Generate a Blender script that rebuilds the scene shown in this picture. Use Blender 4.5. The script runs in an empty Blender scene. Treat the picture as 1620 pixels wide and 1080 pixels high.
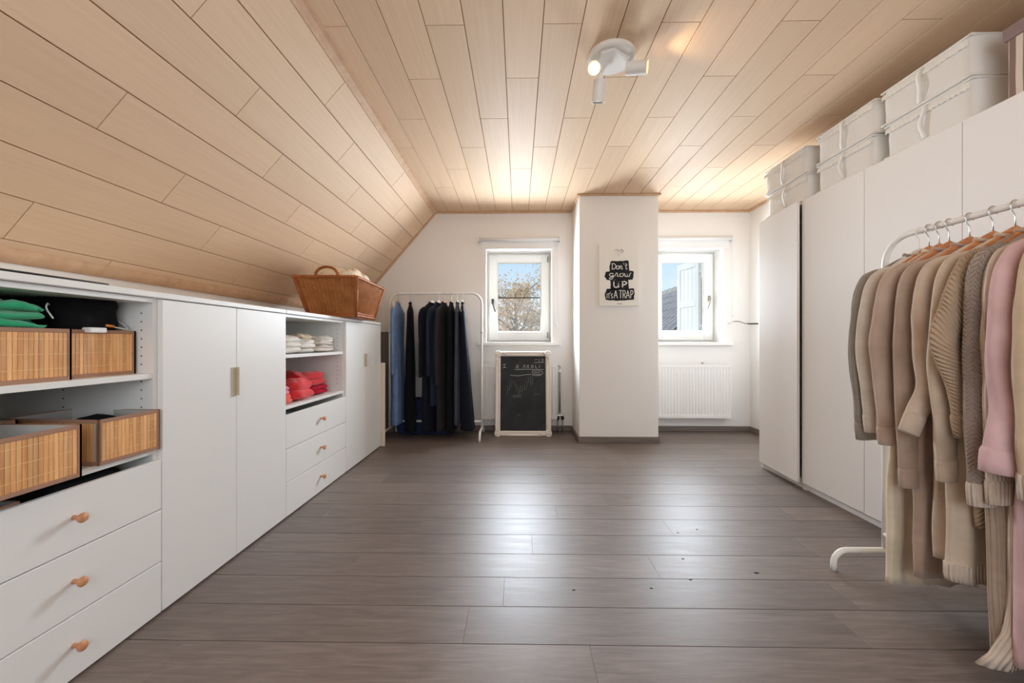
import bpy, bmesh, math, random
from math import sin, cos, pi, radians as R
from mathutils import Vector, noise

# ------------------------------------------------------------------ camera
scene = bpy.context.scene
COL = scene.collection
cam_data = bpy.data.cameras.new('camera')
cam_data.sensor_width = 36.0
cam_data.lens = 36.0 * 630 / 1620
cam_data.clip_start = 0.02
cam = bpy.data.objects.new('camera', cam_data)
COL.objects.link(cam)
cam.location = (0, 0, 1.03)
cam.rotation_euler = (R(90), 0, math.atan(10 / 630))
scene.camera = cam

# ------------------------------------------------------------------ world, sun, daylight, exposure
vs = scene.view_settings
vs.view_transform = 'Standard'
vs.look = 'None'
vs.gamma = 1
vs.use_curve_mapping = False
vs.exposure = 0.08
scene.cycles.use_denoising = True
scene.cycles.max_bounces = 10
scene.cycles.diffuse_bounces = 6
scene.cycles.transparent_max_bounces = 12
scene.cycles.caustics_reflective = False
scene.cycles.caustics_refractive = False
scene.cycles.sample_clamp_indirect = 6

world = bpy.data.worlds.new('sky')
scene.world = world
world.use_nodes = True
wn, wl = world.node_tree.nodes, world.node_tree.links
wn.clear()
w_out = wn.new('ShaderNodeOutputWorld')
w_bg = wn.new('ShaderNodeBackground')
w_tc = wn.new('ShaderNodeTexCoord')
w_sep = wn.new('ShaderNodeSeparateXYZ')
w_ramp = wn.new('ShaderNodeValToRGB')
w_ramp.color_ramp.elements[0].position = 0.0
w_ramp.color_ramp.elements[0].color = (0.80, 0.89, 1.0, 1)
w_ramp.color_ramp.elements[1].position = 0.55
w_ramp.color_ramp.elements[1].color = (0.30, 0.52, 0.90, 1)
e = w_ramp.color_ramp.elements.new(0.2)
e.color = (0.56, 0.75, 0.98, 1)
w_noise = wn.new('ShaderNodeTexNoise')
w_noise.inputs['Scale'].default_value = 5.5
w_noise.inputs['Detail'].default_value = 7
w_cr = wn.new('ShaderNodeValToRGB')
w_cr.color_ramp.elements[0].position = 0.50
w_cr.color_ramp.elements[1].position = 0.68
w_mix = wn.new('ShaderNodeMix')
w_mix.data_type = 'RGBA'
w_mix.inputs[7].default_value = (0.95, 0.96, 0.98, 1)
wl.new(w_tc.outputs['Generated'], w_sep.inputs[0])
wl.new(w_sep.outputs['Z'], w_ramp.inputs[0])
wl.new(w_tc.outputs['Generated'], w_noise.inputs['Vector'])
wl.new(w_noise.outputs['Fac'], w_cr.inputs[0])
wl.new(w_cr.outputs['Color'], w_mix.inputs[0])
wl.new(w_ramp.outputs['Color'], w_mix.inputs[6])
wl.new(w_mix.outputs[2], w_bg.inputs['Color'])
w_bg.inputs['Strength'].default_value = 1.05
wl.new(w_bg.outputs[0], w_out.inputs['Surface'])


def add_light(name, kind, loc, rot, power, color, **kw):
    d = bpy.data.lights.new(name, kind)
    d.energy = power
    d.color = color
    for k, v in kw.items():
        setattr(d, k, v)
    o = bpy.data.objects.new(name, d)
    o.location = loc
    o.rotation_euler = rot
    COL.objects.link(o)
    return o


sun = add_light('sun', 'SUN', (-8, 8, 8), (0, 0, 0), 2.3, (1.0, 0.94, 0.85), angle=R(0.6))
sun.rotation_euler = Vector((0.8, -0.4, -0.36)).to_track_quat('-Z', 'Y').to_euler()
# daylight entering through the two gable windows and added fill behind the viewer
add_light('daylight_gable', 'AREA', (0.01, 4.775, 1.56), (R(-86), 0, 0), 48, (0.82, 0.91, 1.0),
          shape='RECTANGLE', size=0.52, size_y=0.83, spread=R(150))
add_light('daylight_niche', 'AREA', (1.965, 4.775, 1.56), (R(-86), 0, 0), 34, (0.82, 0.91, 1.0),
          shape='RECTANGLE', size=0.50, size_y=0.82, spread=R(150))
add_light('fill_rear', 'AREA', (0.35, -1.32, 1.55), (R(90), 0, 0), 36, (0.92, 0.96, 1.0),
          shape='RECTANGLE', size=2.2, size_y=1.3)


# ------------------------------------------------------------------ colour and material helpers
def srgb(r, g, b):
    def f(c):
        c /= 255.0
        return c / 12.92 if c <= 0.04045 else ((c + 0.055) / 1.055) ** 2.4
    return (f(r), f(g), f(b), 1.0)


class Mat:
    def __init__(self, name, color, rough=0.5, spec=0.5, metal=0.0):
        self.m = bpy.data.materials.new(name)
        self.m.use_nodes = True
        self.n = self.m.node_tree.nodes
        self.l = self.m.node_tree.links
        self.b = self.n['Principled BSDF']
        self.color = srgb(*color)
        self.b.inputs['Base Color'].default_value = self.color
        self.b.inputs['Roughness'].default_value = rough
        self.b.inputs['Specular IOR Level'].default_value = spec
        self.b.inputs['Metallic'].default_value = metal
        self.h = None

    def coord(self, kind='Object', scale=(1, 1, 1), random_offset=False):
        tc = self.n.new('ShaderNodeTexCoord')
        mp = self.n.new('ShaderNodeMapping')
        mp.inputs['Scale'].default_value = scale
        self.l.new(tc.outputs[kind], mp.inputs['Vector'])
        if random_offset:
            oi = self.n.new('ShaderNodeObjectInfo')
            mu = self.n.new('ShaderNodeMath')
            mu.operation = 'MULTIPLY'
            mu.inputs[1].default_value = 37.0
            self.l.new(oi.outputs['Random'], mu.inputs[0])
            cx = self.n.new('ShaderNodeCombineXYZ')
            for k in range(3):
                self.l.new(mu.outputs[0], cx.inputs[k])
            self.l.new(cx.outputs[0], mp.inputs['Location'])
        return mp.outputs['Vector']

    def noise(self, vec, scale, detail=4, rough=0.55, distort=0.0):
        t = self.n.new('ShaderNodeTexNoise')
        t.inputs['Scale'].default_value = scale
        t.inputs['Detail'].default_value = detail
        t.inputs['Roughness'].default_value = rough
        t.inputs['Distortion'].default_value = distort
        self.l.new(vec, t.inputs['Vector'])
        return t.outputs['Fac']

    def wave(self, vec, scale, direction='X', distort=0.0, detail=1.0, kind='BANDS', profile='SIN'):
        t = self.n.new('ShaderNodeTexWave')
        t.wave_type = kind
        if kind == 'BANDS':
            t.bands_direction = direction
        t.wave_profile = profile
        t.inputs['Scale'].default_value = scale
        t.inputs['Distortion'].default_value = distort
        t.inputs['Detail'].default_value = detail
        self.l.new(vec, t.inputs['Vector'])
        return t.outputs['Fac']

    def ramp(self, fac, stops):
        r = self.n.new('ShaderNodeValToRGB')
        els = r.color_ramp.elements
        while len(els) < len(stops):
            els.new(0.5)
        for el, (p, c) in zip(els, stops):
            el.position = p
            el.color = srgb(*c)
        self.l.new(fac, r.inputs[0])
        return r.outputs['Color']

    def mix(self, fac, a, b, blend='MIX'):
        m = self.n.new('ShaderNodeMix')
        m.data_type = 'RGBA'
        m.blend_type = blend
        for v, i in ((fac, 0), (a, 6), (b, 7)):
            if isinstance(v, (int, float, tuple)):
                m.inputs[i].default_value = v
            else:
                self.l.new(v, m.inputs[i])
        return m.outputs[2]

    def value_jitter(self, col, lo, hi):
        oi = self.n.new('ShaderNodeObjectInfo')
        mr = self.n.new('ShaderNodeMapRange')
        mr.inputs['To Min'].default_value = lo
        mr.inputs['To Max'].default_value = hi
        self.l.new(oi.outputs['Random'], mr.inputs['Value'])
        hs = self.n.new('ShaderNodeHueSaturation')
        if isinstance(col, tuple):
            hs.inputs['Color'].default_value = col
        else:
            self.l.new(col, hs.inputs['Color'])
        self.l.new(mr.outputs[0], hs.inputs['Value'])
        return hs.outputs['Color']

    def base(self, col):
        self.l.new(col, self.b.inputs['Base Color'])

    def bump(self, height, strength=0.2, dist=0.002):
        bp = self.n.new('ShaderNodeBump')
        bp.inputs['Strength'].default_value = strength
        bp.inputs['Distance'].default_value = dist
        self.l.new(height, bp.inputs['Height'])
        if self.h is not None:
            self.l.new(self.h, bp.inputs['Normal'])
        self.h = bp.outputs['Normal']
        self.l.new(self.h, self.b.inputs['Normal'])


M = {}


def plain(key, color, rough=0.5, spec=0.5, metal=0.0, bump=None):
    mt = Mat(key, color, rough, spec, metal)
    if bump:
        mt.bump(mt.noise(mt.coord(), bump[0], 3), bump[1], 0.002)
    M[key] = mt.m
    return mt


plain('wall_paint', (240, 237, 233), 0.85, 0.2, bump=(90, 0.06))
plain('cabinet_white', (238, 238, 236), 0.42, 0.35)
plain('cabinet_inside', (226, 223, 218), 0.5, 0.3)
plain('edge_beige', (206, 192, 172), 0.5, 0.3)
plain('handle_beige', (200, 190, 168), 0.4, 0.4)
plain('wardrobe_white', (245, 244, 243), 0.5, 0.3)
plain('window_white', (244, 243, 238), 0.35, 0.4)
plain('sill_white', (240, 238, 233), 0.3, 0.5)
plain('radiator_white', (240, 238, 234), 0.35, 0.45)
plain('metal_white', (238, 236, 232), 0.35, 0.45)
plain('lamp_white', (236, 232, 226), 0.4, 0.4)
plain('dark_metal', (70, 70, 72), 0.35, 0.5, 0.8)
plain('steel', (188, 186, 182), 0.25, 0.5, 1.0)
plain('pipe_grey', (150, 146, 142), 0.35, 0.5, 0.7)
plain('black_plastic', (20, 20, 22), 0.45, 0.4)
plain('gap_dark', (22, 20, 18), 0.8, 0.1)
plain('panel_backing', (150, 112, 80), 0.8, 0.1)
plain('floor_backing', (38, 31, 28), 0.9, 0.1)
plain('blind_fabric', (236, 236, 236), 0.8, 0.2)
plain('white_plastic', (238, 238, 238), 0.35, 0.5)
plain('orange_plastic', (230, 140, 50), 0.4, 0.4)
plain('case_white', (238, 237, 234), 0.55, 0.3, bump=(14, 0.35))
plain('case_tape', (242, 240, 234), 0.6, 0.3, bump=(60, 0.3))
plain('mauve_lid', (146, 124, 124), 0.7, 0.2)
plain('poster_board', (240, 237, 230), 0.7, 0.2)
plain('poster_black', (38, 38, 42), 0.7, 0.2)
plain('poster_letter', (240, 238, 232), 0.7, 0.2)
plain('caption_grey', (110, 106, 102), 0.7, 0.2)
plain('chalk_mark', (205, 206, 206), 0.95, 0.05)
plain('chalk_faint', (120, 122, 122), 0.95, 0.05)
plain('frame_cream', (236, 228, 218), 0.5, 0.35, bump=(70, 0.15))
plain('grey_board', (118, 112, 108), 0.6, 0.3)
plain('pale_board', (228, 214, 198), 0.6, 0.3)
plain('box_lining', (196, 194, 190), 0.85, 0.1)
plain('tape_brown', (170, 132, 110), 0.8, 0.15, bump=(160, 0.2))
plain('thread_cream', (232, 196, 140), 0.8, 0.1)
plain('navy_bag', (44, 54, 90), 0.75, 0.2, bump=(60, 0.2))
plain('shutter_white', (238, 240, 242), 0.6, 0.3)
plain('house_wall', (176, 160, 146), 0.9, 0.1)
plain('stone_grey', (150, 150, 146), 0.9, 0.1, bump=(20, 0.5))
plain('ridge_tile', (176, 172, 168), 0.8, 0.2)
plain('far_roof', (92, 106, 126), 0.9, 0.1)
plain('lawn', (96, 108, 62), 0.95, 0.05)
plain('bark', (168, 152, 136), 0.9, 0.1, bump=(25, 0.5))
plain('hanger_white', (240, 236, 230), 0.4, 0.4)
plain('hanger_blue', (150, 190, 225), 0.4, 0.4)
plain('cream_liner', (232, 216, 194), 0.85, 0.1, bump=(40, 0.3))
plain('shelf_hole', (60, 56, 52), 0.8, 0.1)
plain('stain', (40, 34, 30), 0.6, 0.2)

mt = Mat('ceiling_panel', (218, 186, 156), 0.58, 0.26)
v = mt.coord('Object', (26, 0.7, 26), True)
n1 = mt.noise(v, 3.0, 5, 0.6, 0.3)
c = mt.ramp(n1, [(0.25, (219, 188, 156)), (0.5, (224, 194, 162)), (0.8, (229, 200, 169))])
mt.base(mt.value_jitter(c, 0.96, 1.04))
mt.bump(n1, 0.06, 0.001)
M['ceiling_panel'] = mt.m

mt = Mat('ceiling_trim', (206, 170, 138), 0.6, 0.2)
v = mt.coord('Object', (6, 6, 6))
mt.base(mt.ramp(mt.noise(v, 3.0, 4), [(0.3, (198, 160, 128)), (0.7, (212, 178, 146))]))
M['ceiling_trim'] = mt.m

mt = Mat('floor_plank', (112, 96, 88), 0.36, 0.5)
v = mt.coord('Object', (1.6, 16, 16), True)
n1 = mt.noise(v, 2.2, 7, 0.62, 1.2)
v2 = mt.coord('Object', (3.0, 60, 60), True)
n2 = mt.noise(v2, 2.0, 4, 0.6)
c1 = mt.ramp(n1, [(0.28, (98, 85, 78)), (0.5, (119, 106, 99)), (0.72, (141, 129, 122))])
c2 = mt.ramp(n2, [(0.3, (104, 92, 86)), (0.7, (134, 122, 115))])
cc = mt.mix(0.35, c1, c2)
mt.base(mt.value_jitter(cc, 0.80, 1.02))
mt.bump(n2, 0.10, 0.0012)
rr = mt.n.new('ShaderNodeMapRange')
rr.inputs['To Min'].default_value = 0.34
rr.inputs['To Max'].default_value = 0.50
mt.l.new(n1, rr.inputs['Value'])
mt.l.new(rr.outputs[0], mt.b.inputs['Roughness'])
M['floor_plank'] = mt.m

mt = Mat('baseboard_wood', (124, 112, 104), 0.4, 0.4)
v = mt.coord('Object', (3, 3, 40))
mt.base(mt.ramp(mt.noise(v, 2, 4), [(0.3, (112, 100, 92)), (0.7, (134, 122, 114))]))
M['baseboard_wood'] = mt.m

mt = Mat('bamboo_slat', (206, 150, 96), 0.5, 0.35)
v = mt.coord('Object', (30, 30, 3), True)
c = mt.ramp(mt.noise(v, 2.0, 4), [(0.25, (208, 144, 88)), (0.5, (232, 174, 116)), (0.8, (244, 200, 146))])
mt.base(mt.value_jitter(c, 0.82, 1.12))
M['bamboo_slat'] = mt.m

mt = Mat('knob_wood', (206, 138, 96), 0.45, 0.35)
v = mt.coord('Object', (12, 60, 60))
mt.base(mt.ramp(mt.noise(v, 1.5, 4), [(0.3, (200, 136, 98)), (0.7, (220, 160, 122))]))
M['knob_wood'] = mt.m

mt = Mat('hanger_wood', (206, 138, 84), 0.4, 0.4)
v = mt.coord('Object', (8, 60, 60), True)
mt.base(mt.ramp(mt.noise(v, 2.0, 4), [(0.3, (184, 112, 62)), (0.7, (216, 150, 96))]))
M['hanger_wood'] = mt.m


def wicker(key, dark, light):
    mt = Mat(key, light, 0.5, 0.35)
    v = mt.coord('Object', (1, 1, 1), True)
    mt.base(mt.ramp(mt.noise(v, 14, 3), [(0.3, dark), (0.7, light)]))
    M[key] = mt.m


wicker('wicker', (158, 100, 56), (182, 122, 74))
wicker('wicker_frame', (150, 84, 36), (178, 108, 56))

mt = Mat('chalkboard', (50, 52, 54), 0.75, 0.25)
v = mt.coord('Object', (1, 1, 1))
mt.base(mt.ramp(mt.noise(v, 5, 5, 0.6), [(0.3, (40, 42, 44)), (0.75, (62, 64, 65))]))
M['chalkboard'] = mt.m

mt = Mat('striped_fabric', (220, 204, 192), 0.8, 0.15)
v = mt.coord('Object', (1, 1, 1))
w = mt.wave(v, 7.0, 'Y', 0.4, 1.0)
mt.base(mt.ramp(w, [(0.42, (142, 118, 108)), (0.56, (224, 208, 196))]))
M['striped_fabric'] = mt.m

mt = Mat('roof_tile', (124, 118, 116), 0.7, 0.3)
v = mt.coord('Object', (8, 8, 8), True)
mt.base(mt.value_jitter(mt.ramp(mt.noise(v, 2, 4), [(0.3, (158, 152, 150)), (0.7, (170, 164, 161))]), 0.95, 1.05))
M['roof_tile'] = mt.m

mt = Mat('leaf', (196, 150, 96), 0.8, 0.15)
gi = mt.n.new('ShaderNodeNewGeometry')
c = mt.ramp(gi.outputs['Random Per Island'], [(0.0, (214, 198, 174)), (0.35, (242, 204, 154)), (0.7, (250, 214, 166)), (1.0, (232, 222, 206))])
mt.base(c)
tl = mt.n.new('ShaderNodeBsdfTranslucent')
mt.l.new(c, tl.inputs['Color'])
mx = mt.n.new('ShaderNodeMixShader')
mx.inputs[0].default_value = 0.5
mt.l.new(mt.b.outputs[0], mx.inputs[1])
mt.l.new(tl.outputs[0], mx.inputs[2])
mt.l.new(mx.outputs[0], mt.n['Material Output'].inputs['Surface'])
M['leaf'] = mt.m

gm = bpy.data.materials.new('window_glass')
gm.use_nodes = True
gn, gl = gm.node_tree.nodes, gm.node_tree.links
gn.clear()
g_o = gn.new('ShaderNodeOutputMaterial')
g_t = gn.new('ShaderNodeBsdfTransparent')
g_t.inputs[0].default_value = (0.97, 0.985, 0.98, 1)
g_g = gn.new('ShaderNodeBsdfGlossy')
g_g.inputs['Roughness'].default_value = 0.02
g_f = gn.new('ShaderNodeFresnel')
g_f.inputs[0].default_value = 1.35
g_m = gn.new('ShaderNodeMixShader')
gl.new(g_f.outputs[0], g_m.inputs[0])
gl.new(g_t.outputs[0], g_m.inputs[1])
gl.new(g_g.outputs[0], g_m.inputs[2])
gl.new(g_m.outputs[0], g_o.inputs[0])
M['window_glass'] = gm


def emitter(key, color, strength):
    mt = Mat(key, color, 0.4)
    mt.b.inputs['Emission Color'].default_value = srgb(*color)
    mt.b.inputs['Emission Strength'].default_value = strength
    M[key] = mt.m


emitter('bulb_glow', (255, 196, 120), 6.0)
plain('bulb_off', (225, 222, 214), 0.25, 0.5)


def knit(key, color, kind='fine', rough=0.92):
    mt = Mat(key, color, rough, 0.12)
    mt.b.inputs['Sheen Weight'].default_value = 0.22 if sum(color) > 260 else 0.02
    mt.b.inputs['Sheen Roughness'].default_value = 0.6
    v = mt.coord('UV')
    r, g, b = color
    n = mt.noise(v, 9, 3)
    dark = (int(r * .93), int(g * .92), int(b * .91))
    lite = (min(255, int(r * 1.04)), min(255, int(g * 1.04)), min(255, int(b * 1.04)))
    mt.base(mt.ramp(n, [(0.3, dark), (0.7, lite)]))
    if kind == 'fine':
        mt.bump(mt.noise(v, 420, 2), 0.25, 0.0015)
    elif kind == 'rib':
        mt.bump(mt.wave(v, 30, 'X', 0.6, 1.0), 0.8, 0.004)
        mt.bump(mt.noise(v, 380, 2), 0.3, 0.0015)
    elif kind == 'diagonal':
        vr = mt.n.new('ShaderNodeMapping')
        vr.inputs['Rotation'].default_value = (0, 0, R(38))
        mt.l.new(v, vr.inputs['Vector'])
        mt.bump(mt.wave(vr.outputs['Vector'], 28, 'Y', 1.0, 1.5), 0.9, 0.006)
        mt.bump(mt.noise(v, 300, 2), 0.3, 0.002)
    elif kind == 'cable':
        # chevron plaits: |u| folded, then slanted bands
        sp = mt.n.new('ShaderNodeSeparateXYZ')
        mt.l.new(v, sp.inputs[0])
        pp = mt.n.new('ShaderNodeMath')
        pp.operation = 'PINGPONG'
        pp.inputs[1].default_value = 0.030
        mt.l.new(sp.outputs['X'], pp.inputs[0])
        cb = mt.n.new('ShaderNodeCombineXYZ')
        ad = mt.n.new('ShaderNodeMath')
        ad.operation = 'MULTIPLY_ADD'
        ad.inputs[1].default_value = 1.1
        mt.l.new(pp.outputs[0], ad.inputs[0])
        mt.l.new(sp.outputs['Y'], ad.inputs[2])
        mt.l.new(ad.outputs[0], cb.inputs['X'])
        mt.bump(mt.wave(cb.outputs[0], 24, 'X', 0.5, 1.0), 1.0, 0.008)
        mt.bump(mt.noise(v, 300, 2), 0.35, 0.002)
    M[key] = mt.m


for key, col, kind in [
        ('knit_ash', (160, 150, 139), 'rib'), ('knit_oat', (216, 204, 190), 'fine'), ('knit_cream', (232, 218, 194), 'fine'),
        ('knit_taupe', (192, 168, 152), 'fine'), ('knit_mocha', (182, 160, 145), 'fine'), ('knit_sand', (206, 186, 168), 'fine'),
        ('knit_dune', (208, 190, 170), 'fine'), ('knit_camel', (190, 162, 134), 'diagonal'), ('knit_plait', (186, 166, 152), 'cable'),
        ('knit_plait_rib', (178, 158, 140), 'rib'), ('knit_shell', (220, 202, 184), 'rib'), ('cloth_pink', (216, 180, 182), 'fine'),
        ('knit_beige', (204, 180, 152), 'fine'), ('knit_stripe', (214, 198, 182), 'rib'), ('knit_ivory', (222, 214, 204), 'fine'),
        ('cloth_blue', (116, 150, 204), 'rib'), ('cloth_black', (20, 20, 24), 'fine'), ('cloth_ink', (26, 30, 42), 'fine'),
        ('cloth_navy', (38, 48, 66), 'fine'), ('cloth_charcoal', (46, 44, 46), 'fine'), ('cloth_slate', (70, 78, 92), 'fine'),
        ('cloth_white', (238, 234, 228), 'fine'), ('cloth_ecru', (222, 204, 176), 'fine'), ('cloth_red', (206, 26, 34), 'fine'),
        ('cloth_crimson', (178, 14, 44), 'fine'), ('cloth_coral', (226, 62, 66), 'fine'), ('cloth_orange', (238, 92, 70), 'fine'),
        ('cloth_lilac', (222, 140, 168), 'fine'), ('cloth_green', (16, 164, 112), 'fine'), ('cloth_bottle', (10, 96, 70), 'fine'),
        ('cloth_grey', (136, 136, 138), 'fine')]:
    knit(key, col, kind)


# ------------------------------------------------------------------ mesh helpers
def link_mesh(name, me, mat, parent=None, smooth=False, loc=(0, 0, 0), rot=(0, 0, 0)):
    if mat and not me.materials:
        me.materials.append(M[mat])
    if smooth:
        me.polygons.foreach_set('use_smooth', [True] * len(me.polygons))
    o = bpy.data.objects.new(name, me)
    o.location = loc
    o.rotation_euler = rot
    COL.objects.link(o)
    if parent is not None:
        o.parent = parent
    return o


def pydata(name, verts, faces, mat, parent=None, smooth=False, uvs=None, loc=(0, 0, 0), rot=(0, 0, 0)):
    me = bpy.data.meshes.new(name)
    me.from_pydata([tuple(v) for v in verts], [], faces)
    if uvs:
        lay = me.uv_layers.new(name='UVMap')
        k = 0
        for f in uvs:
            for uv in f:
                lay.data[k].uv = uv
                k += 1
    me.update()
    return link_mesh(name, me, mat, parent, smooth, loc, rot)


def from_bm(name, bm, mat, parent=None, smooth=False, loc=(0, 0, 0), rot=(0, 0, 0)):
    bmesh.ops.recalc_face_normals(bm, faces=bm.faces)
    me = bpy.data.meshes.new(name)
    bm.to_mesh(me)
    bm.free()
    return link_mesh(name, me, mat, parent, smooth, loc, rot)


def add_box(bm, a, b, bev=0.0, seg=1):
    x0, x1 = sorted((a[0], b[0]))
    y0, y1 = sorted((a[1], b[1]))
    z0, z1 = sorted((a[2], b[2]))
    vs_ = [bm.verts.new(p) for p in ((x0, y0, z0), (x1, y0, z0), (x1, y1, z0), (x0, y1, z0),
                                     (x0, y0, z1), (x1, y0, z1), (x1, y1, z1), (x0, y1, z1))]
    fs = [bm.faces.new([vs_[i] for i in q]) for q in ((0, 3, 2, 1), (4, 5, 6, 7), (0, 1, 5, 4), (1, 2, 6, 5), (2, 3, 7, 6), (3, 0, 4, 7))]
    if bev > 0:
        es = list({ed for f in fs for ed in f.edges})
        bmesh.ops.bevel(bm, geom=es, offset=bev, segments=seg, affect='EDGES', profile=0.5)


def box(name, a, b, mat, parent=None, bev=0.0015, seg=1, loc=(0, 0, 0), rot=(0, 0, 0)):
    bm = bmesh.new()
    add_box(bm, a, b, bev, seg)
    return from_bm(name, bm, mat, parent, False, loc, rot)


def boxes(name, lst, mat, parent=None, bev=0.0015, loc=(0, 0, 0), rot=(0, 0, 0)):
    bm = bmesh.new()
    for a, b in lst:
        add_box(bm, a, b, bev)
    return from_bm(name, bm, mat, parent, False, loc, rot)


def catmull(pts, n=8):
    pts = [Vector(p) for p in pts]
    if len(pts) < 3:
        return pts
    out = []
    P = [pts[0] * 2 - pts[1]] + pts + [pts[-1] * 2 - pts[-2]]
    for i in range(1, len(P) - 2):
        p0, p1, p2, p3 = P[i - 1:i + 3]
        for k in range(n):
            t = k / n
            out.append(0.5 * ((2 * p1) + (p2 - p0) * t + (2 * p0 - 5 * p1 + 4 * p2 - p3) * t * t + (3 * p1 - p0 - 3 * p2 + p3) * t ** 3))
    out.append(pts[-1])
    return out


def add_tube(bm, pts, rad, n=10, cap=True):
    pts = [Vector(p) for p in pts]
    rads = rad if isinstance(rad, (list, tuple)) else [rad] * len(pts)
    rings = []
    up = None
    for i, p in enumerate(pts):
        t = (pts[min(i + 1, len(pts) - 1)] - pts[max(i - 1, 0)]).normalized()
        if up is None:
            up = Vector((0, 0, 1)) if abs(t.z) < 0.9 else Vector((1, 0, 0))
        s = t.cross(up)
        if s.length < 1e-5:
            s = t.cross(Vector((0, 1, 0)))
        s.normalize()
        up = s.cross(t).normalized()
        rings.append([bm.verts.new(p + (s * cos(2 * pi * k / n) + up * sin(2 * pi * k / n)) * rads[i]) for k in range(n)])
    for a, b in zip(rings, rings[1:]):
        for k in range(n):
            bm.faces.new((a[k], a[(k + 1) % n], b[(k + 1) % n], b[k]))
    if cap:
        bm.faces.new(rings[0][::-1])
        bm.faces.new(rings[-1])


def tube(name, pts, rad, mat, parent=None, n=10, loc=(0, 0, 0), rot=(0, 0, 0)):
    bm = bmesh.new()
    add_tube(bm, pts, rad, n)
    return from_bm(name, bm, mat, parent, True, loc, rot)


def add_lathe(bm, prof, origin=(0, 0, 0), axis=(0, 0, 1), n=20):
    ax = Vector(axis).normalized()
    s = ax.orthogonal().normalized()
    u = ax.cross(s)
    o = Vector(origin)
    rings = []
    for r, h in prof:
        rings.append([bm.verts.new(o + ax * h + (s * cos(2 * pi * k / n) + u * sin(2 * pi * k / n)) * max(r, 1e-4)) for k in range(n)])
    for a, b in zip(rings, rings[1:]):
        for k in range(n):
            bm.faces.new((a[k], a[(k + 1) % n], b[(k + 1) % n], b[k]))
    bm.faces.new(rings[0][::-1])
    bm.faces.new(rings[-1])


def lathe(name, prof, mat, parent=None, origin=(0, 0, 0), axis=(0, 0, 1), n=20, smooth=True, loc=(0, 0, 0)):
    bm = bmesh.new()
    add_lathe(bm, prof, origin, axis, n)
    o = from_bm(name, bm, mat, parent, smooth, loc)
    return o


def auto_smooth(o, deg=35):
    # sharp edges by angle, so lathed and bevelled forms keep their rims
    bm = bmesh.new()
    bm.from_mesh(o.data)
    for ed in bm.edges:
        if len(ed.link_faces) == 2 and ed.calc_face_angle(0) > R(deg):
            ed.smooth = False
    for f in bm.faces:
        f.smooth = True
    bm.to_mesh(o.data)
    bm.free()
    return o


def tag(o, label, cat, group=None):
    o['label'] = label
    o['category'] = cat
    if group:
        o['group'] = group
    return o


def thing(name, label, cat, loc=(0, 0, 0), rotz=0.0, group=None):
    o = bpy.data.objects.new(name, None)
    o.empty_display_size = 0.1
    o.location = loc
    o.rotation_euler = (0, 0, rotz)
    COL.objects.link(o)
    return tag(o, label, cat, group)


def struct(o):
    o['kind'] = 'structure'
    return o


def sroot(name, loc=(0, 0, 0)):
    o = bpy.data.objects.new(name, None)
    o.empty_display_size = 0.1
    o.location = loc
    COL.objects.link(o)
    o['kind'] = 'structure'
    return o


# ------------------------------------------------------------------ room shell
XK, XR, YB, YF, ZC = -1.99, 2.65, 4.60, -1.45, 2.53      # knee wall, right wall, gable wall, rear wall, ceiling
TAN = 1.145
XS = -0.95                                               # crease between flat and sloped ceiling
ZK = ZC - TAN * (-XK + XS)                               # top of the knee wall
rnd = random.Random(5)

floor = struct(box('floor', (XK - .1, YF - .1, -0.12), (XR + .1, YB + .1, -0.012), 'floor_backing', bev=0))
plank_cache = {}


def strip(kind, length, wdt, thick, mat, bev):
    key = (kind, round(length, 3), round(wdt, 3))
    if key not in plank_cache:
        bm = bmesh.new()
        if kind == 'x':
            add_box(bm, (0, 0, -thick), (length, wdt, 0), bev)
        else:
            add_box(bm, (0, 0, 0), (wdt, length, thick), bev)
        bmesh.ops.recalc_face_normals(bm, faces=bm.faces)
        me = bpy.data.meshes.new('plank' if kind == 'x' else 'panel')
        bm.to_mesh(me)
        bm.free()
        me.materials.append(M[mat])
        plank_cache[key] = me
    return plank_cache[key]


# floor planks run across the room
PW, PL = 0.1922, 1.38
known = {0: -0.19, 1: -0.06, -1: 0.24, 3: 0.07, 4: -0.55, 6: -0.815, 8: -1.0, 2: 0.62, 5: -1.15, 7: 0.3}
row_off = 0.0
k0 = int((YF - 1.3555) / PW) - 1
for k in range(k0, 18):
    y0 = 1.3555 + k * PW
    if y0 > YB:
        break
    y1 = min(y0 + PW, YB)
    y0c = max(y0, YF)
    if y1 - y0c < 0.01:
        continue
    xj = known.get(k, rnd.uniform(-0.6, 0.7))
    while xj > XK:
        xj -= PL
    while xj < XR:
        a, b = max(xj, XK), min(xj + PL, XR)
        if b - a > 0.01:
            o = bpy.data.objects.new('plank', strip('x', b - a - 0.0004, y1 - y0c - 0.0026, 0.012, 'floor_plank', 0.0005))
            o.location = (a + 0.0002, y0c + 0.0015, 0)
            o.parent = floor
            COL.objects.link(o)
        xj += PL

# flat ceiling
ceiling = struct(box('ceiling', (XS - .02, YF, ZC + 0.006), (XR + .1, YB + .1, ZC + 0.12), 'panel_backing', bev=0))
LW, LL = 0.186, 1.19
base_y = [1.885, 2.68, 2.27]
for r in range(0, 20):
    x0 = -0.814 + (r - 1) * LW
    x1 = min(x0 + LW, XR)
    x0 = max(x0, XS)
    if x1 - x0 < 0.02:
        continue
    yj = base_y[r % 3]
    while yj > YF:
        yj -= LL
    while yj < YB:
        a, b = max(yj, YF), min(yj + LL, YB)
        if b - a > 0.01:
            o = bpy.data.objects.new('panel', strip('y', b - a - 0.0025, x1 - x0 - 0.004, 0.010, 'ceiling_panel', 0.0012))
            o.location = (x0 + 0.002, a + 0.00125, ZC)
            o.parent = ceiling
            COL.objects.link(o)
        yj += LL

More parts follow.
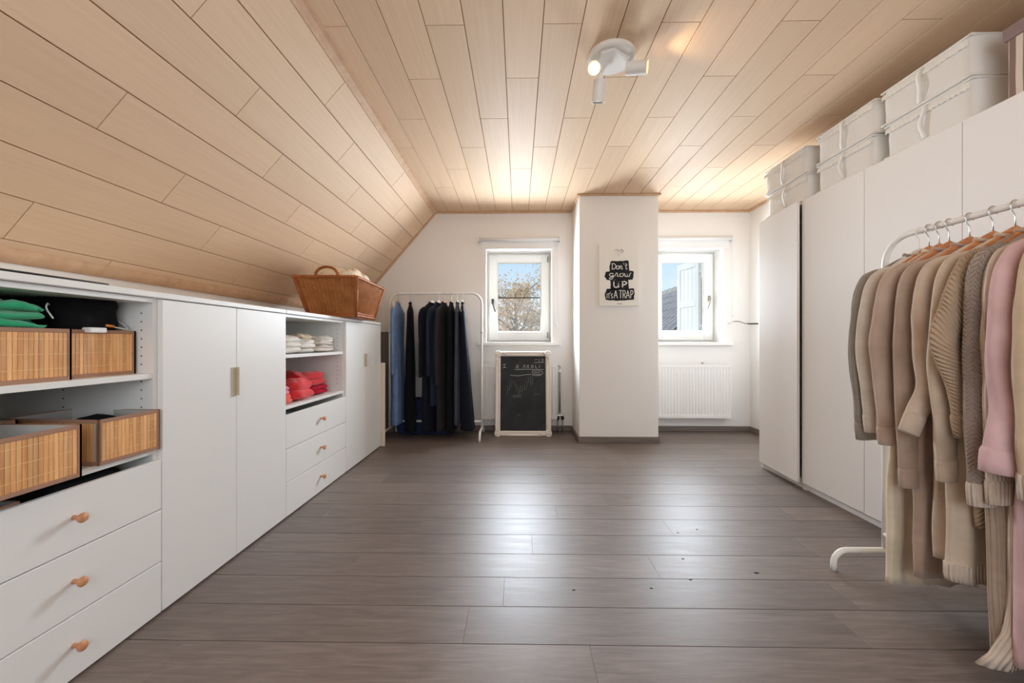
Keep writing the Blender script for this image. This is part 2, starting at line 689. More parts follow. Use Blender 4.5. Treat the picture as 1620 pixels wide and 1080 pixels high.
# sloped ceiling: local x runs down the slope, z points up out of the room
ANG = math.atan(TAN)
slope_len = (-XK + XS) / cos(ANG)
slope = bpy.data.objects.new('ceiling_slope', None)
bm = bmesh.new()
add_box(bm, (-0.02, YF, 0.006), (slope_len + 0.03, YB + .1, 0.12))
slope = struct(from_bm('ceiling_slope', bm, 'panel_backing'))
slope.location = (XS, 0, ZC)
slope.rotation_euler = (0, pi - ANG, 0)
# after the turn local +x points down the slope to the knee wall and local +z points into the room: flip by mirroring z
for vtx in slope.data.vertices:
    vtx.co.z = -vtx.co.z
bm = bmesh.new()
bm.from_mesh(slope.data)
bmesh.ops.recalc_face_normals(bm, faces=bm.faces)
bm.to_mesh(slope.data)
bm.free()
SW_ = 0.1185 / cos(ANG)
edges_s = [0.0275 / cos(ANG) + k * SW_ for k in range(-1, 10)]
base_s = [2.235, 1.458, 1.857]
for r in range(0, 10):
    a0, a1 = edges_s[r], edges_s[r + 1]
    a0, a1 = max(a0, 0.002), min(a1, slope_len)
    if a1 - a0 < 0.012:
        continue
    yj = base_s[(r - 1) % 3]
    while yj > YF:
        yj -= LL
    while yj < YB:
        a, b = max(yj, YF), min(yj + LL, YB)
        if b - a > 0.01:
            o = bpy.data.objects.new('panel', strip('y', b - a - 0.0025, a1 - a0 - 0.004, 0.010, 'ceiling_panel', 0.0012))
            o.location = (a0 + 0.002, a + 0.00125, -0.010)
            o.parent = slope
            COL.objects.link(o)
        yj += LL


# walls
def wall_with_holes(name, x0, x1, z0, z1, y, thick, holes, outline=None):
    """gable wall in the XZ plane: a grid of blocks around rectangular holes"""
    xs = sorted({x0, x1, *[h[0] for h in holes], *[h[1] for h in holes]})
    zs = sorted({z0, z1, *[h[2] for h in holes], *[h[3] for h in holes]})
    bm = bmesh.new()
    for a, b in zip(xs, xs[1:]):
        for c_, d in zip(zs, zs[1:]):
            cx_, cz_ = (a + b) / 2, (c_ + d) / 2
            if any(h[0] < cx_ < h[1] and h[2] < cz_ < h[3] for h in holes):
                continue
            add_box(bm, (a, y, c_), (b, y + thick, d))
    bmesh.ops.remove_doubles(bm, verts=bm.verts, dist=1e-5)
    inner = [f for f in bm.faces if False]
    return struct(from_bm(name, bm, 'wall_paint'))


W1 = (-0.373, 0.386, 1.02, 2.092)
W2 = (1.60, 2.340, 1.02, 2.095)
wall_with_holes('wall_back', XK - .3, XR + .3, -0.1, ZC + .2, YB, 0.32, [W1, W2])
WR = (-0.75, 1.45, 0.9, 2.2)
wall_with_holes('wall_rear', XK - .3, XR + .3, -0.1, ZC + .2, YF - 0.2, 0.2, [WR])
struct(box('wall_right', (XR, YF, -0.1), (XR + 0.2, YB, ZC + 0.1), 'wall_paint', bev=0))
struct(box('wall_left', (XK - 0.2, YF, -0.1), (XK, YB, ZK + 0.01), 'wall_paint', bev=0))
PX0, PX1, PY0 = 0.622, 1.424, 4.072
struct(box('wall_chimney', (PX0, PY0, -0.05), (PX1, YB, ZC), 'wall_paint', bev=0.004, seg=2))


def baseboard(name, a, b):
    o = box(name, a, b, 'baseboard_wood', bev=0.003)
    return struct(o)


BH = 0.062
baseboard('baseboard_back', (XK, YB - 0.014, 0), (PX0, YB, BH))
baseboard('baseboard_niche', (PX1, YB - 0.014, 0), (XR, YB, BH))
baseboard('baseboard_right', (XR - 0.014, YF, 0), (XR, YB - 0.014, BH))
baseboard('baseboard_chimney_front', (PX0 - 0.014, PY0 - 0.014, 0), (PX1 + 0.014, PY0, BH))
baseboard('baseboard_chimney_left', (PX0 - 0.014, PY0, 0), (PX0, YB - 0.014, BH))
baseboard('baseboard_chimney_right', (PX1, PY0, 0), (PX1 + 0.014, YB - 0.014, BH))


def moulding(name, p0, p1, sx, sz, mat='ceiling_trim', bev=0.006):
    """straight ceiling trim between two points, sx out from the wall, sz down"""
    o = box(name, p0, p1, mat, bev=bev, seg=2)
    return struct(o)


moulding('trim_1', (XS, YB - 0.022, ZC - 0.024), (PX0 - 0.02, YB, ZC), 0, 0)
moulding('trim_2', (PX1 + 0.02, YB - 0.022, ZC - 0.024), (XR, YB, ZC), 0, 0)
moulding('trim_3', (XR - 0.022, YF, ZC - 0.024), (XR, YB - 0.022, ZC), 0, 0)
moulding('trim_4', (PX0 - 0.024, PY0 - 0.024, ZC - 0.02), (PX1 + 0.024, PY0, ZC), 0, 0)
moulding('trim_5', (PX0 - 0.024, PY0, ZC - 0.02), (PX0, YB - 0.022, ZC), 0, 0)
moulding('trim_6', (PX1, PY0, ZC - 0.02), (PX1 + 0.024, YB - 0.022, ZC), 0, 0)
# crease strip between flat and sloped ceiling
bm = bmesh.new()
prof = [(XS + 0.024, ZC + 0.004), (XS + 0.024, ZC - 0.007), (XS + 0.006, ZC - 0.012), (XS - 0.016, ZC - 0.028),
        (XS - 0.024, ZC - 0.038), (XS - 0.034, ZC - 0.030), (XS - 0.02, ZC + 0.004)]
ra = [bm.verts.new((x, YF, z)) for x, z in prof]
rb = [bm.verts.new((x, YB, z)) for x, z in prof]
for k in range(len(prof)):
    bm.faces.new((ra[k], ra[(k + 1) % len(prof)], rb[(k + 1) % len(prof)], rb[k]))
bm.faces.new(ra)
bm.faces.new(rb[::-1])
struct(from_bm('trim_7', bm, 'ceiling_trim'))
# half-round moulding at the foot of the slope
ux, uz = -cos(ANG), -sin(ANG)
nx, nz = sin(ANG), -cos(ANG)                       # into the room
fx, fz = XK, ZK
pts = []
for k in range(9):
    t = pi * k / 8
    cc_ = -0.030 + 0.030 * cos(t) * -1
    pts.append((fx + (-ux) * (0.034 - 0.034 * cos(t)) * 1.0 + nx * 0.022 * sin(t), fz + (-uz) * (0.034 - 0.034 * cos(t)) + nz * 0.022 * sin(t)))
bm = bmesh.new()
ra = [bm.verts.new((x, YF, z)) for x, z in pts]
rb = [bm.verts.new((x, YB, z)) for x, z in pts]
for k in range(len(pts)):
    bm.faces.new((ra[k], ra[(k + 1) % len(pts)], rb[(k + 1) % len(pts)], rb[k]))
bm.faces.new(ra)
bm.faces.new(rb[::-1])
struct(auto_smooth(from_bm('trim_8', bm, 'ceiling_trim')))
# raked trim where the slope meets the gable wall
bm = bmesh.new()
pa = [(XS - 0.02, ZC - 0.005), (XK, ZK - 0.005)]
q = [(pa[0][0], YB, pa[0][1]), (pa[1][0], YB, pa[1][1]),
     (pa[1][0] + nx * 0.026, YB, pa[1][1] + nz * 0.026), (pa[0][0] + nx * 0.026, YB, pa[0][1] + nz * 0.026)]
va = [bm.verts.new(p) for p in q]
vb = [bm.verts.new((p[0], YB - 0.024, p[2])) for p in q]
bm.faces.new(va)
bm.faces.new(vb[::-1])
for k in range(4):
    bm.faces.new((va[k], va[(k + 1) % 4], vb[(k + 1) % 4], vb[k]))
struct(from_bm('trim_9', bm, 'ceiling_trim'))


# windows -------------------------------------------------------------
def frame_ring(bm, x0, x1, z0, z1, w, y0, y1, bev=0.004):
    add_box(bm, (x0, y0, z0), (x0 + w, y1, z1), bev)
    add_box(bm, (x1 - w, y0, z0), (x1, y1, z1), bev)
    add_box(bm, (x0 + w, y0, z0), (x1 - w, y1, z0 + w), bev)
    add_box(bm, (x0 + w, y0, z1 - w), (x1 - w, y1, z1), bev)


def window(name, W, gx0, gx1, gz0, gz1, handle_left, bar):
    r = sroot(name, ((W[0] + W[1]) / 2, YB, W[2]))
    ox, oz = r.location.x, r.location.z
    x0, x1, z0, z1 = W[0] - ox, W[1] - ox, 0.0, W[3] - oz
    gx0, gx1, gz0, gz1 = gx0 - ox, gx1 - ox, gz0 - oz, gz1 - oz
    bm = bmesh.new()
    frame_ring(bm, x0, x1, z0, z1, 0.045, 0.21, 0.28)
    from_bm('window_frame', bm, 'window_white', r)
    bm = bmesh.new()
    s0, s1, t0, t1 = x0 + 0.022, x1 - 0.022, z0 + 0.022, z1 - 0.022
    add_box(bm, (s0, 0.185, t0), (gx0, 0.25, t1), 0.005)
    add_box(bm, (gx1, 0.185, t0), (s1, 0.25, t1), 0.005)
    add_box(bm, (gx0, 0.185, t0), (gx1, 0.25, gz0), 0.005)
    add_box(bm, (gx0, 0.185, gz1), (gx1, 0.25, t1), 0.005)
    sash = from_bm('sash', bm, 'window_white', r)
    bm = bmesh.new()
    frame_ring(bm, gx0 - 0.002, gx1 + 0.002, gz0 - 0.002, gz1 + 0.002, 0.010, 0.205, 0.222, 0.002)
    from_bm('glazing_bead', bm, 'window_white', sash)
    box('pane', (gx0, 0.222, gz0), (gx1, 0.226, gz1), 'window_glass', sash, bev=0)
    if bar:
        box('glazing_bar', (gx0, 0.226, (gz0 + gz1) / 2 - 0.008), (gx1, 0.236, (gz0 + gz1) / 2 + 0.004), 'dark_metal', sash, bev=0.001)
    hx = (s0 + 0.043) if handle_left else (s1 - 0.043)
    hz = (gz0 + gz1) / 2 - (0.07 if handle_left else 0.04)
    bm = bmesh.new()
    add_box(bm, (hx - 0.014, 0.172, hz - 0.012), (hx + 0.014, 0.186, hz + 0.05), 0.003)
    add_tube(bm, [(hx, 0.18, hz + 0.02), (hx, 0.150, hz + 0.02)], 0.008, 10)
    sgn = 1 if handle_left else -1
    add_tube(bm, catmull([(hx, 0.150, hz + 0.024), (hx + sgn * 0.010, 0.148, hz - 0.03), (hx + sgn * 0.034, 0.150, hz - 0.105)]), 0.009, 10)
    from_bm('handle', bm, 'dark_metal' if handle_left else 'pipe_grey', sash, True)
    for hh in (t0 + 0.03, t1 - 0.09):
        hgx = (s1 - 0.012) if handle_left else (s0 + 0.012)
        lathe('hinge', [(0.007, 0), (0.007, 0.065), (0.004, 0.07)], 'pipe_grey' if handle_left else 'window_white', r, (hgx, 0.178, hh), (0, 0, 1), 10)
    box('window_sill', (x0 - 0.10, -0.045, -0.034), (x1 + 0.10, 0.19, 0.0), 'sill_white', r, bev=0.004, seg=2)
    return r


window('window_1', W1, -0.252, 0.272, 1.147, 1.977, True, True)
window('window_2', W2, 1.715, 2.215, 1.155, 1.977, False, False)
rw = sroot('window_added', (0.35, YF - 0.2, 0.9))  # added window in the unseen rear wall, goes with the fill light
bm = bmesh.new()
frame_ring(bm, -1.1, 1.1, 0, 1.3, 0.06, 0.05, 0.12)
add_box(bm, (-0.03, 0.05, 0.06), (0.03, 0.12, 1.24), 0.004)
from_bm('window_frame', bm, 'window_white', rw)
for sx in (-1, 1):
    box('pane', (min(sx * 0.03, sx * 1.04), 0.08, 0.06), (max(sx * 0.03, sx * 1.04), 0.084, 1.24), 'window_glass', rw, bev=0)


def roller_blind(label, x0, x1, z, chain_x, chain_bottom):
    r = thing('roller_blind', label, 'blind', ((x0 + x1) / 2, YB, z))
    hw = (x1 - x0) / 2
    tube('roller', [(-hw + .004, -0.035, 0.035), (hw - .004, -0.035, 0.035)], 0.020, 'blind_fabric', r, 14)
    for s in (-1, 1):
        box('bracket', (s * hw - 0.004, -0.062, 0.0), (s * hw + 0.004, 0, 0.065), 'white_plastic', r)
    box('fabric', (-hw + 0.03, -0.018, -0.055), (hw - 0.03, -0.014, 0.04), 'blind_fabric', r, bev=0)
    box('bottom_rail', (-hw + 0.025, -0.024, -0.072), (hw - 0.025, -0.010, -0.052), 'white_plastic', r, bev=0.003)
    cx_ = chain_x - r.location.x
    cb = chain_bottom - z
    bm = bmesh.new()
    add_tube(bm, catmull([(cx_ - 0.012, -0.03, 0.03), (cx_ - 0.014, -0.024, cb * 0.6), (cx_ - 0.012, -0.022, cb + 0.03),
                          (cx_, -0.022, cb), (cx_ + 0.012, -0.022, cb + 0.03), (cx_ + 0.014, -0.024, cb * 0.6), (cx_ + 0.010, -0.03, 0.03)]), 0.0025, 6)
    from_bm('chain', bm, 'white_plastic', r, True)
    lathe('chain_weight', [(0.002, 0.03), (0.009, 0.022), (0.010, 0.0), (0.006, -0.012)], 'white_plastic', r, (cx_, -0.022, cb), (0, 0, 1), 12)
    return r


roller_blind('white roller blind rolled up above the window beside the hanging chalkboard wall', -0.463, 0.470, 2.165, 0.442, 1.215)['label'] = \
    'white roller blind rolled up above the window with the chalkboard under it'
roller_blind('white roller blind rolled up above the window in the niche', 1.47, 2.43, 2.165, 2.445, 1.32)

# ------------------------------------------------------------------ low cabinets along the knee wall
CX = -1.35           # plane of the door and drawer fronts
CD = 0.60            # depth
ZT = 1.193           # underside of the top boards


def knob(parent, x, y, z):
    bm = bmesh.new()
    add_lathe(bm, [(0.0075, 0.0), (0.0062, 0.008), (0.0066, 0.014), (0.011, 0.020), (0.0145, 0.025), (0.0150, 0.029), (0.0125, 0.033), (0.005, 0.0355), (0.001, 0.036)],
              (x, y, z), (1, 0, 0), 20)
    return from_bm('knob', bm, 'knob_wood', parent, True)


def carcass(name, label, y0, w, shelves, back=True):
    r = thing(name, label, 'cabinet', (CX, y0, 0))
    t = 0.018
    f = -0.018
    box('side_panel', (f, 0.001, 0.0), (-CD, t, ZT), 'cabinet_white', r, 0.001)
    box('side_panel', (f, w - t, 0.0), (-CD, w - 0.001, ZT), 'cabinet_white', r, 0.001)
    box('top_panel', (f, t, ZT - t), (-CD, w - t, ZT - 0.001), 'cabinet_white', r, 0.001)
    box('bottom_panel', (f, t, 0.004), (-CD, w - t, 0.004 + t), 'cabinet_white', r, 0.001)
    box('back_panel', (-CD + 0.006, t, 0.022), (-CD, w - t, ZT - t), 'cabinet_inside', r, 0)
    for z in shelves:
        box('shelf', (f, t, z - 0.020), (-CD + 0.006, w - t, z), 'cabinet_white', r, 0.001)
    # rows of shelf-pin holes
    for yy, s in ((t, 1), (w - t, -1)):
        bm = bmesh.new()
        for xx in (-0.062, -0.36):
            zz = shelves[-1] + 0.06 if shelves else 0.7
            while zz < ZT - 0.05:
                if all(abs(zz - z + 0.01) > 0.02 for z in shelves):
                    add_lathe(bm, [(0.0028, 0), (0.0028, 0.0006)], (xx, yy, zz), (0, s, 0), 8)
                zz += 0.032
        if shelves:
            from_bm('pin_holes', bm, 'shelf_hole', r)['kind'] = 'stuff'
    return r


def drawers(r, w, tops, bottoms, knob_y, open_top):
    for i, (zt, zb) in enumerate(zip(tops, bottoms)):
        d = box('drawer', (-0.018, 0.002, zb), (0.0, w - 0.002, zt), 'cabinet_white', r, 0.0015)
        knob(d, 0.0, knob_y, (zt + zb) / 2 + 0.004)
        if i == 0 and open_top:
            bm = bmesh.new()
            add_box(bm, (-0.018, 0.022, zb + 0.02), (-CD + 0.04, 0.034, zt - 0.03))
            add_box(bm, (-0.018, w - 0.034, zb + 0.02), (-CD + 0.04, w - 0.022, zt - 0.03))
            add_box(bm, (-0.018, 0.034, zb + 0.02), (-CD + 0.04, w - 0.034, zb + 0.03))
            from_bm('drawer_box', bm, 'cabinet_inside', d)


def door_pair(r, w, split, handle_at, handle_z, hlen):
    for i, (a, b) in enumerate(((0.002, split - 0.0015), (split + 0.0015, w - 0.002))):
        d = box('door', (-0.018, a, 0.008), (0.0, b, ZT - 0.004), 'cabinet_white', r, 0.0015)
        if i == 0:
            bm = bmesh.new()
            add_box(bm, (-0.004, b - 0.034, handle_z - hlen / 2), (0.004, b - 0.001, handle_z + hlen / 2), 0.001)
            add_box(bm, (0.0, b - 0.005, handle_z - hlen / 2), (0.016, b - 0.001, handle_z + hlen / 2), 0.001)
            hh = from_bm('handle', bm, 'handle_beige', d)
            hh['label'] = 'beige edge pull'


YA, YBb, YC, YD, YE = 0.886, 1.488, 2.294, 3.098, 3.889
cabA = carcass('shelf_cabinet', 'white open cabinet holding bamboo boxes above three drawers with wooden knobs', YA, YBb - YA, [0.911, 0.628])
drawers(cabA, YBb - YA, (0.585, 0.394, 0.197), (0.398, 0.201, 0.008), 0.302, True)
cabB = carcass('door_cabinet', 'white two-door cabinet between the bamboo box shelves and the folded clothes shelves', YBb, YC - YBb, [])
door_pair(cabB, YC - YBb, 1.888 - YBb, 0, 0.84, 0.135)
cabC = carcass('shelf_cabinet', 'white open cabinet holding white and red folded clothes above three drawers', YC, YD - YC, [0.952, 0.648])
drawers(cabC, YD - YC, (0.600, 0.399, 0.203), (0.403, 0.207, 0.008), 0.405, True)
cabD = carcass('door_cabinet', 'white two-door cabinet at the end of the row under the wicker basket', YD, YE - YD, [])
door_pair(cabD, YE - YD, 0.40, 0, 0.865, 0.115)
for y0, y1, lab in ((YA, YC, 'white top board over the bamboo box shelves and the tall plain doors'),
                    (YC, YE, 'white top board under the wicker basket')):
    tag(box('top_board', (CX + 0.003, y0 + 0.002, ZT), (XK + 0.01, y1 - 0.002, 1.215), 'cabinet_white', None, 0.002), lab, 'board')
tag(tube('cable', catmull([(CX - 0.004, 0.70, 1.2185), (CX - 0.004, 0.95, 1.2185), (CX - 0.006, 1.15, 1.2185), (CX - 0.012, 1.30, 1.2185)]), 0.0035, 'black_plastic'),  # thin black strip along the front edge of the top board
    'thin black strip lying along the white top board', 'cable')
tag(box('board', (-1.314, 3.896, 0.0), (-1.80, 3.914, 0.82), 'pale_board', None, 0.002), 'pale upright board standing against the end of the white cabinets', 'board')
tag(box('board', (-1.43, 4.515, 0.0), (-1.80, 4.535, 1.14), 'grey_board', None, 0.002, rot=(0, 0, 0)), 'grey board leaning in the corner behind the rack of dark clothes', 'board')


# ------------------------------------------------------------------ bamboo boxes
def bamboo_box(label, loc, w, d, h, rotz=0.0, side_slats=True):
    """open box: local x=0 front plane (faces +x), depth to -d, width 0..w along y"""
    r = thing('bamboo_box', label, 'box', loc, rotz, 'bamboo boxes on the cabinet shelves')
    t = 0.006
    bm = bmesh.new()
    add_box(bm, (-0.003, 0.003, 0.001), (-t, w - 0.003, h - 0.002))
    add_box(bm, (-d + 0.003, 0.003, 0.001), (-d + t, w - 0.003, h - 0.002))
    add_box(bm, (-t, 0.003, 0.001), (-d + t, t, h - 0.002))
    add_box(bm, (-t, w - t, 0.001), (-d + t, w - 0.003, h - 0.002))
    add_box(bm, (-t, t, 0.001), (-d + t, w - t, 0.006))
    from_bm('lining', bm, 'box_lining', r)
    bm = bmesh.new()
    e_ = 0.012
    for z0, z1 in ((0.0, e_), (h - e_, h)):
        add_box(bm, (0.0012, -0.0012, z0), (-0.0045, w + 0.0012, z1), 0.001)
        add_box(bm, (-d - 0.001, -0.0012, z0), (-d + 0.0045, w + 0.0012, z1), 0.001)
        add_box(bm, (-0.0045, -0.0012, z0), (-d + 0.0045, 0.0045, z1), 0.001)
        add_box(bm, (-0.0045, w - 0.0045, z0), (-d + 0.0045, w + 0.0012, z1), 0.001)
    for xx in (0.0, -d):
        for yy in (0.0, w):
            sx, sy = (0.0014 if xx == 0 else -0.0014), (-0.0014 if yy == 0 else 0.0014)
            add_box(bm, (xx + sx, yy + sy, 0.0), (xx + (-0.009 if xx == 0 else 0.009), yy + (0.0045 if yy == 0 else -0.0045), h))
            add_box(bm, (xx + sx, yy + sy, 0.0), (xx + (-0.0045 if xx == 0 else 0.0045), yy + (0.009 if yy == 0 else -0.009), h))
    from_bm('tape_edge', bm, 'tape_brown', r)
    n = max(8, round((w - 0.018) / 0.0122))
    pw = (w - 0.018) / n
    key = ('slat', round(pw, 5), round(h, 3))
    if key not in plank_cache:
        bm = bmesh.new()
        add_box(bm, (-0.003, 0.0006, 0.012), (0.0, pw - 0.0006, h - 0.012), 0.0006)
        bmesh.ops.recalc_face_normals(bm, faces=bm.faces)
        me = bpy.data.meshes.new('slat')
        bm.to_mesh(me)
        bm.free()
        me.materials.append(M['bamboo_slat'])
        plank_cache[key] = me
    for k in range(n):
        o = bpy.data.objects.new('slat', plank_cache[key])
        o.location = (0.0, 0.009 + k * pw, 0)
        o.parent = r
        COL.objects.link(o)
    if side_slats:
        m_ = int((d - 0.018) / pw)
        for k in range(m_):
            o = bpy.data.objects.new('slat', plank_cache[key])
            o.rotation_euler = (0, 0, -pi / 2)
            o.location = (-d + 0.009 + k * pw, 0.0, 0)
            o.parent = r
            COL.objects.link(o)
    bm = bmesh.new()
    for z in (h * 0.24, h * 0.52, h * 0.80):
        add_box(bm, (-0.0005, 0.009, z - 0.0008), (0.0006, w - 0.009, z + 0.0008))
    from_bm('thread', bm, 'thread_cream', r)
    return r


S1, S2 = 0.911, 0.628
bamboo_box('bamboo box on the upper shelf filled with green clothes', (-1.392, 0.955, S1), 0.262, 0.30, 0.158)
bamboo_box('bamboo box on the upper shelf filled with black clothes and a cable', (-1.425, 1.226, S1), 0.232, 0.30, 0.158)
bamboo_box('bamboo box pulled forward on the lower shelf, empty with grey lining', (-1.302, 0.920, S2 + 0.001), 0.245, 0.262, 0.155)
bamboo_box('bamboo box on the lower shelf beside the cabinet wall holding a dark garment', (-1.352, 1.262, S2 + 0.001), 0.205, 0.34, 0.148, R(-3))
bamboo_box('bamboo box at the back of the lower shelf under grey folded cloth', (-1.60, 0.915, S2 + 0.001), 0.33, 0.28, 0.152, 0.0, False)
bamboo_box('bamboo box standing inside the top drawer under the lower shelf', (-1.40, 0.93, 0.432), 0.17, 0.30, 0.150, 0.0, False)


# ------------------------------------------------------------------ folded cloth
def sgn_pow(v_, p):
    return math.copysign(abs(v_) ** p, v_)


def add_slab(bm, c, hx, hy, hz, seed, e1=0.55, e2=0.28, amp=0.006, nu=56, nv=18, droop=0.0, twist=0.0, uvl=None):
    """soft rounded slab (superellipsoid with wrinkles)"""
    rings = []
    for j in range(nv + 1):
        ph = -pi / 2 + pi * j / nv
        ring = []
        for i in range(nu):
            th = 2 * pi * i / nu
            cx_ = sgn_pow(cos(ph), e1) * sgn_pow(cos(th), e2)
            cy_ = sgn_pow(cos(ph), e1) * sgn_pow(sin(th), e2)
            cz_ = sgn_pow(sin(ph), e1)
            p = Vector((cx_ * hx, cy_ * hy, cz_ * hz))
            nn = noise.noise(Vector((p.x * 9 + seed, p.y * 9, seed * 1.7))) + 0.5 * noise.noise(Vector((p.x * 22, p.y * 22 + seed, p.z * 20)))
            rg_ = abs(noise.noise(Vector((p.x * 16 + seed * 2, p.y * 10 - seed, p.z * 6)))) - 0.2
            p.z += (nn * 1.6 + rg_ * 1.8) * amp * (1.0 if cz_ > 0 else 0.3)
            m2 = noise.noise(Vector((p.y * 12 + seed * 3, p.z * 30, p.x * 4)))
            p.x += m2 * amp * 1.2
            p.y += noise.noise(Vector((p.x * 12 - seed, p.z * 30, 3.1))) * amp * 1.2
            p.z -= droop * (p.x / hx) ** 2 if p.x > 0 else 0
            if twist:
                ca, sa = cos(twist), sin(twist)
                p = Vector((p.x * ca - p.y * sa, p.x * sa + p.y * ca, p.z))
            ring.append(bm.verts.new(p + Vector(c)))
        rings.append(ring)
    for a, b in zip(rings, rings[1:]):
        for k in range(nu):
            try:
                bm.faces.new((a[k], a[(k + 1) % nu], b[(k + 1) % nu], b[k]))
            except ValueError:
                pass


def folded(name, label, cat, mat, loc, hx, hy, h, layers, seed, group=None, rotz=0.0, amp=0.005, taper=0.0, settle=0.0):
    """a garment folded into a few soft layers lying on loc"""
    bm = bmesh.new()
    lh = h / layers
    for k in range(layers):
        q = random.Random(seed * 31 + k)
        add_slab(bm, (q.uniform(-.006, .006) - settle * k, q.uniform(-.006, .006), lh * (k + 0.5) + 0.002), hx * (1 - taper * k), hy * (1 - taper * k * .6), lh * 0.78,
                 seed + k * 2.3, 0.80, 0.42, amp * 1.5)
    bmesh.ops.remove_doubles(bm, verts=bm.verts, dist=1e-5)
    lowest = min(v_.co.z for v_ in bm.verts)
    for v_ in bm.verts:
        v_.co.z -= lowest
    o = from_bm(name, bm, mat, None, True, loc, (0, 0, rotz))
    lay = o.data.uv_layers.new(name='UVMap')
    for lp in o.data.loops:
        co = o.data.vertices[lp.vertex_index].co
        lay.data[lp.index].uv = (co.y, co.x + co.z)
    return tag(o, label, cat, group)


# inside cabinet A
gA = 'clothes in the bamboo boxes'
folded('folded_garment', 'bright green garment heaped on top of the bamboo box', 'clothes', 'cloth_green', (-1.50, 1.065, S1 + 0.150), 0.10, 0.125, 0.072, 3, 3.1, gA, R(4), 0.011, 0.05)
folded('folded_garment', 'dark bottle-green cloth lying in the bamboo box under the bright green one', 'clothes', 'cloth_bottle', (-1.53, 1.075, S1 + 0.015), 0.118, 0.112, 0.145, 2, 5.2, gA, 0, 0.008)
folded('crumpled_garment', 'black garment bundled in the bamboo box with the charging cable', 'clothes', 'cloth_black', (-1.565, 1.342, S1 + 0.012), 0.125, 0.100, 0.205, 2, 7.7, gA, 0, 0.014)
folded('crumpled_garment', 'black cloth at the back of the upper shelf', 'clothes', 'cloth_black', (-1.81, 1.16, S1), 0.09, 0.22, 0.20, 3, 8.2, gA, 0, 0.012)
cab = thing('charging_cable', 'white charging cable looped over the black garment', 'cable', (-1.45, 1.34, S1 + 0.16))
tube('cord', catmull([(0.01, -0.13, 0.03), (-0.005, -0.135, 0.06), (-0.02, -0.12, 0.078), (-0.05, -0.09, 0.075)]), 0.0022, 'white_plastic', cab, 6)
tube('cord', catmull([(0.035, 0.02, 0.012), (0.03, 0.06, 0.006), (0.018, 0.095, 0.004), (0.0, 0.105, 0.016), (-0.03, 0.10, 0.04)]), 0.0020, 'white_plastic', cab, 6)
tube('plug', [(0.036, 0.005, 0.014), (0.034, 0.03, 0.012)], 0.0045, 'orange_plastic', cab, 8)
box('adapter', (0.005, -0.055, -0.012), (0.045, 0.0, 0.006), 'white_plastic', cab, 0.004, 2)
folded('folded_garment', 'grey crumpled cloth on the bamboo box at the back of the lower shelf', 'clothes', 'cloth_grey', (-1.70, 1.02, S2 + 0.150), 0.09, 0.15, 0.062, 3, 9.4, gA, R(6), 0.010, 0.05)
folded('crumpled_garment', 'dark garment lying inside the lower bamboo box', 'clothes', 'cloth_black', (-1.50, 1.36, S2 + 0.012), 0.10, 0.07, 0.085, 2, 11.3, gA, 0, 0.014)
folded('crumpled_garment', 'black clothes filling the top drawer under the bamboo boxes', 'clothes', 'cloth_black', (-1.60, 1.28, 0.43), 0.20, 0.16, 0.135, 3, 12.3, gA, 0, 0.008)

# inside cabinet C
gC = 'folded clothes on the cabinet shelves'
T1, T2 = 0.952, 0.648
for i, (x, y, hx, hy, h, n_, mt_, lab) in enumerate([
        (-1.51, 2.445, 0.125, 0.115, 0.095, 3, 'cloth_white', 'white folded top at the plain-door end of the upper shelf'),
        (-1.50, 2.635, 0.120, 0.090, 0.070, 3, 'cloth_white', 'white folded top in the middle of the upper shelf'),
        (-1.52, 2.880, 0.135, 0.135, 0.068, 3, 'knit_ivory', 'off-white folded top lying under the beige one')]):
    folded('folded_shirt', lab, 'clothes', mt_, (x, y, T1), hx, hy, h, n_, 20 + i * 3.3, gC, 0, 0.006, 0.03)
folded('folded_shirt', 'beige folded top lying on the white pile', 'clothes', 'cloth_ecru', (-1.57, 2.80, T1 + 0.066), 0.09, 0.105, 0.048, 2, 31.0, gC, R(5), 0.007, 0.06)
folded('folded_shirt', 'white folded top beside the beige one on the upper shelf', 'clothes', 'cloth_white', (-1.52, 2.975, T1 + 0.066), 0.11, 0.07, 0.040, 2, 33.0, gC, 0, 0.006, 0.05)
folded('folded_shirt', 'crimson folded top lying under the bright red pile', 'clothes', 'cloth_crimson', (-1.55, 2.84, T2), 0.13, 0.155, 0.055, 2, 35.0, gC, 0, 0.005, 0.03)
folded('folded_shirt', 'bright red folded top lying on the crimson one', 'clothes', 'cloth_red', (-1.56, 2.815, T2 + 0.053), 0.125, 0.165, 0.085, 2, 37.0, gC, R(-3), 0.008, 0.05)
folded('folded_shirt', 'coral red folded top in front of the bright red pile', 'clothes', 'cloth_coral', (-1.475, 2.585, T2), 0.10, 0.105, 0.098, 2, 39.0, gC, R(2), 0.007, 0.06)
folded('folded_shirt', 'orange folded top lying under the lilac pink one', 'clothes', 'cloth_orange', (-1.465, 2.385, T2), 0.085, 0.065, 0.052, 2, 41.0, gC, 0, 0.006, 0.03)
folded('folded_shirt', 'lilac pink folded top lying on the orange one', 'clothes', 'cloth_lilac', (-1.48, 2.375, T2 + 0.050), 0.08, 0.055, 0.048, 2, 43.0, gC, 0, 0.006, 0.05)
folded('folded_shirt', 'dark cloth at the back of the shelf behind the red piles', 'clothes', 'cloth_black', (-1.80, 2.46, T2), 0.10, 0.12, 0.13, 3, 45.0, gC, 0, 0.006, 0.03)
folded('folded_shirt', 'grey cloth lying in the top drawer under the red piles', 'clothes', 'cloth_slate', (-1.52, 2.45, 0.437), 0.12, 0.10, 0.140, 3, 47.0, gC, 0, 0.006, 0.03)

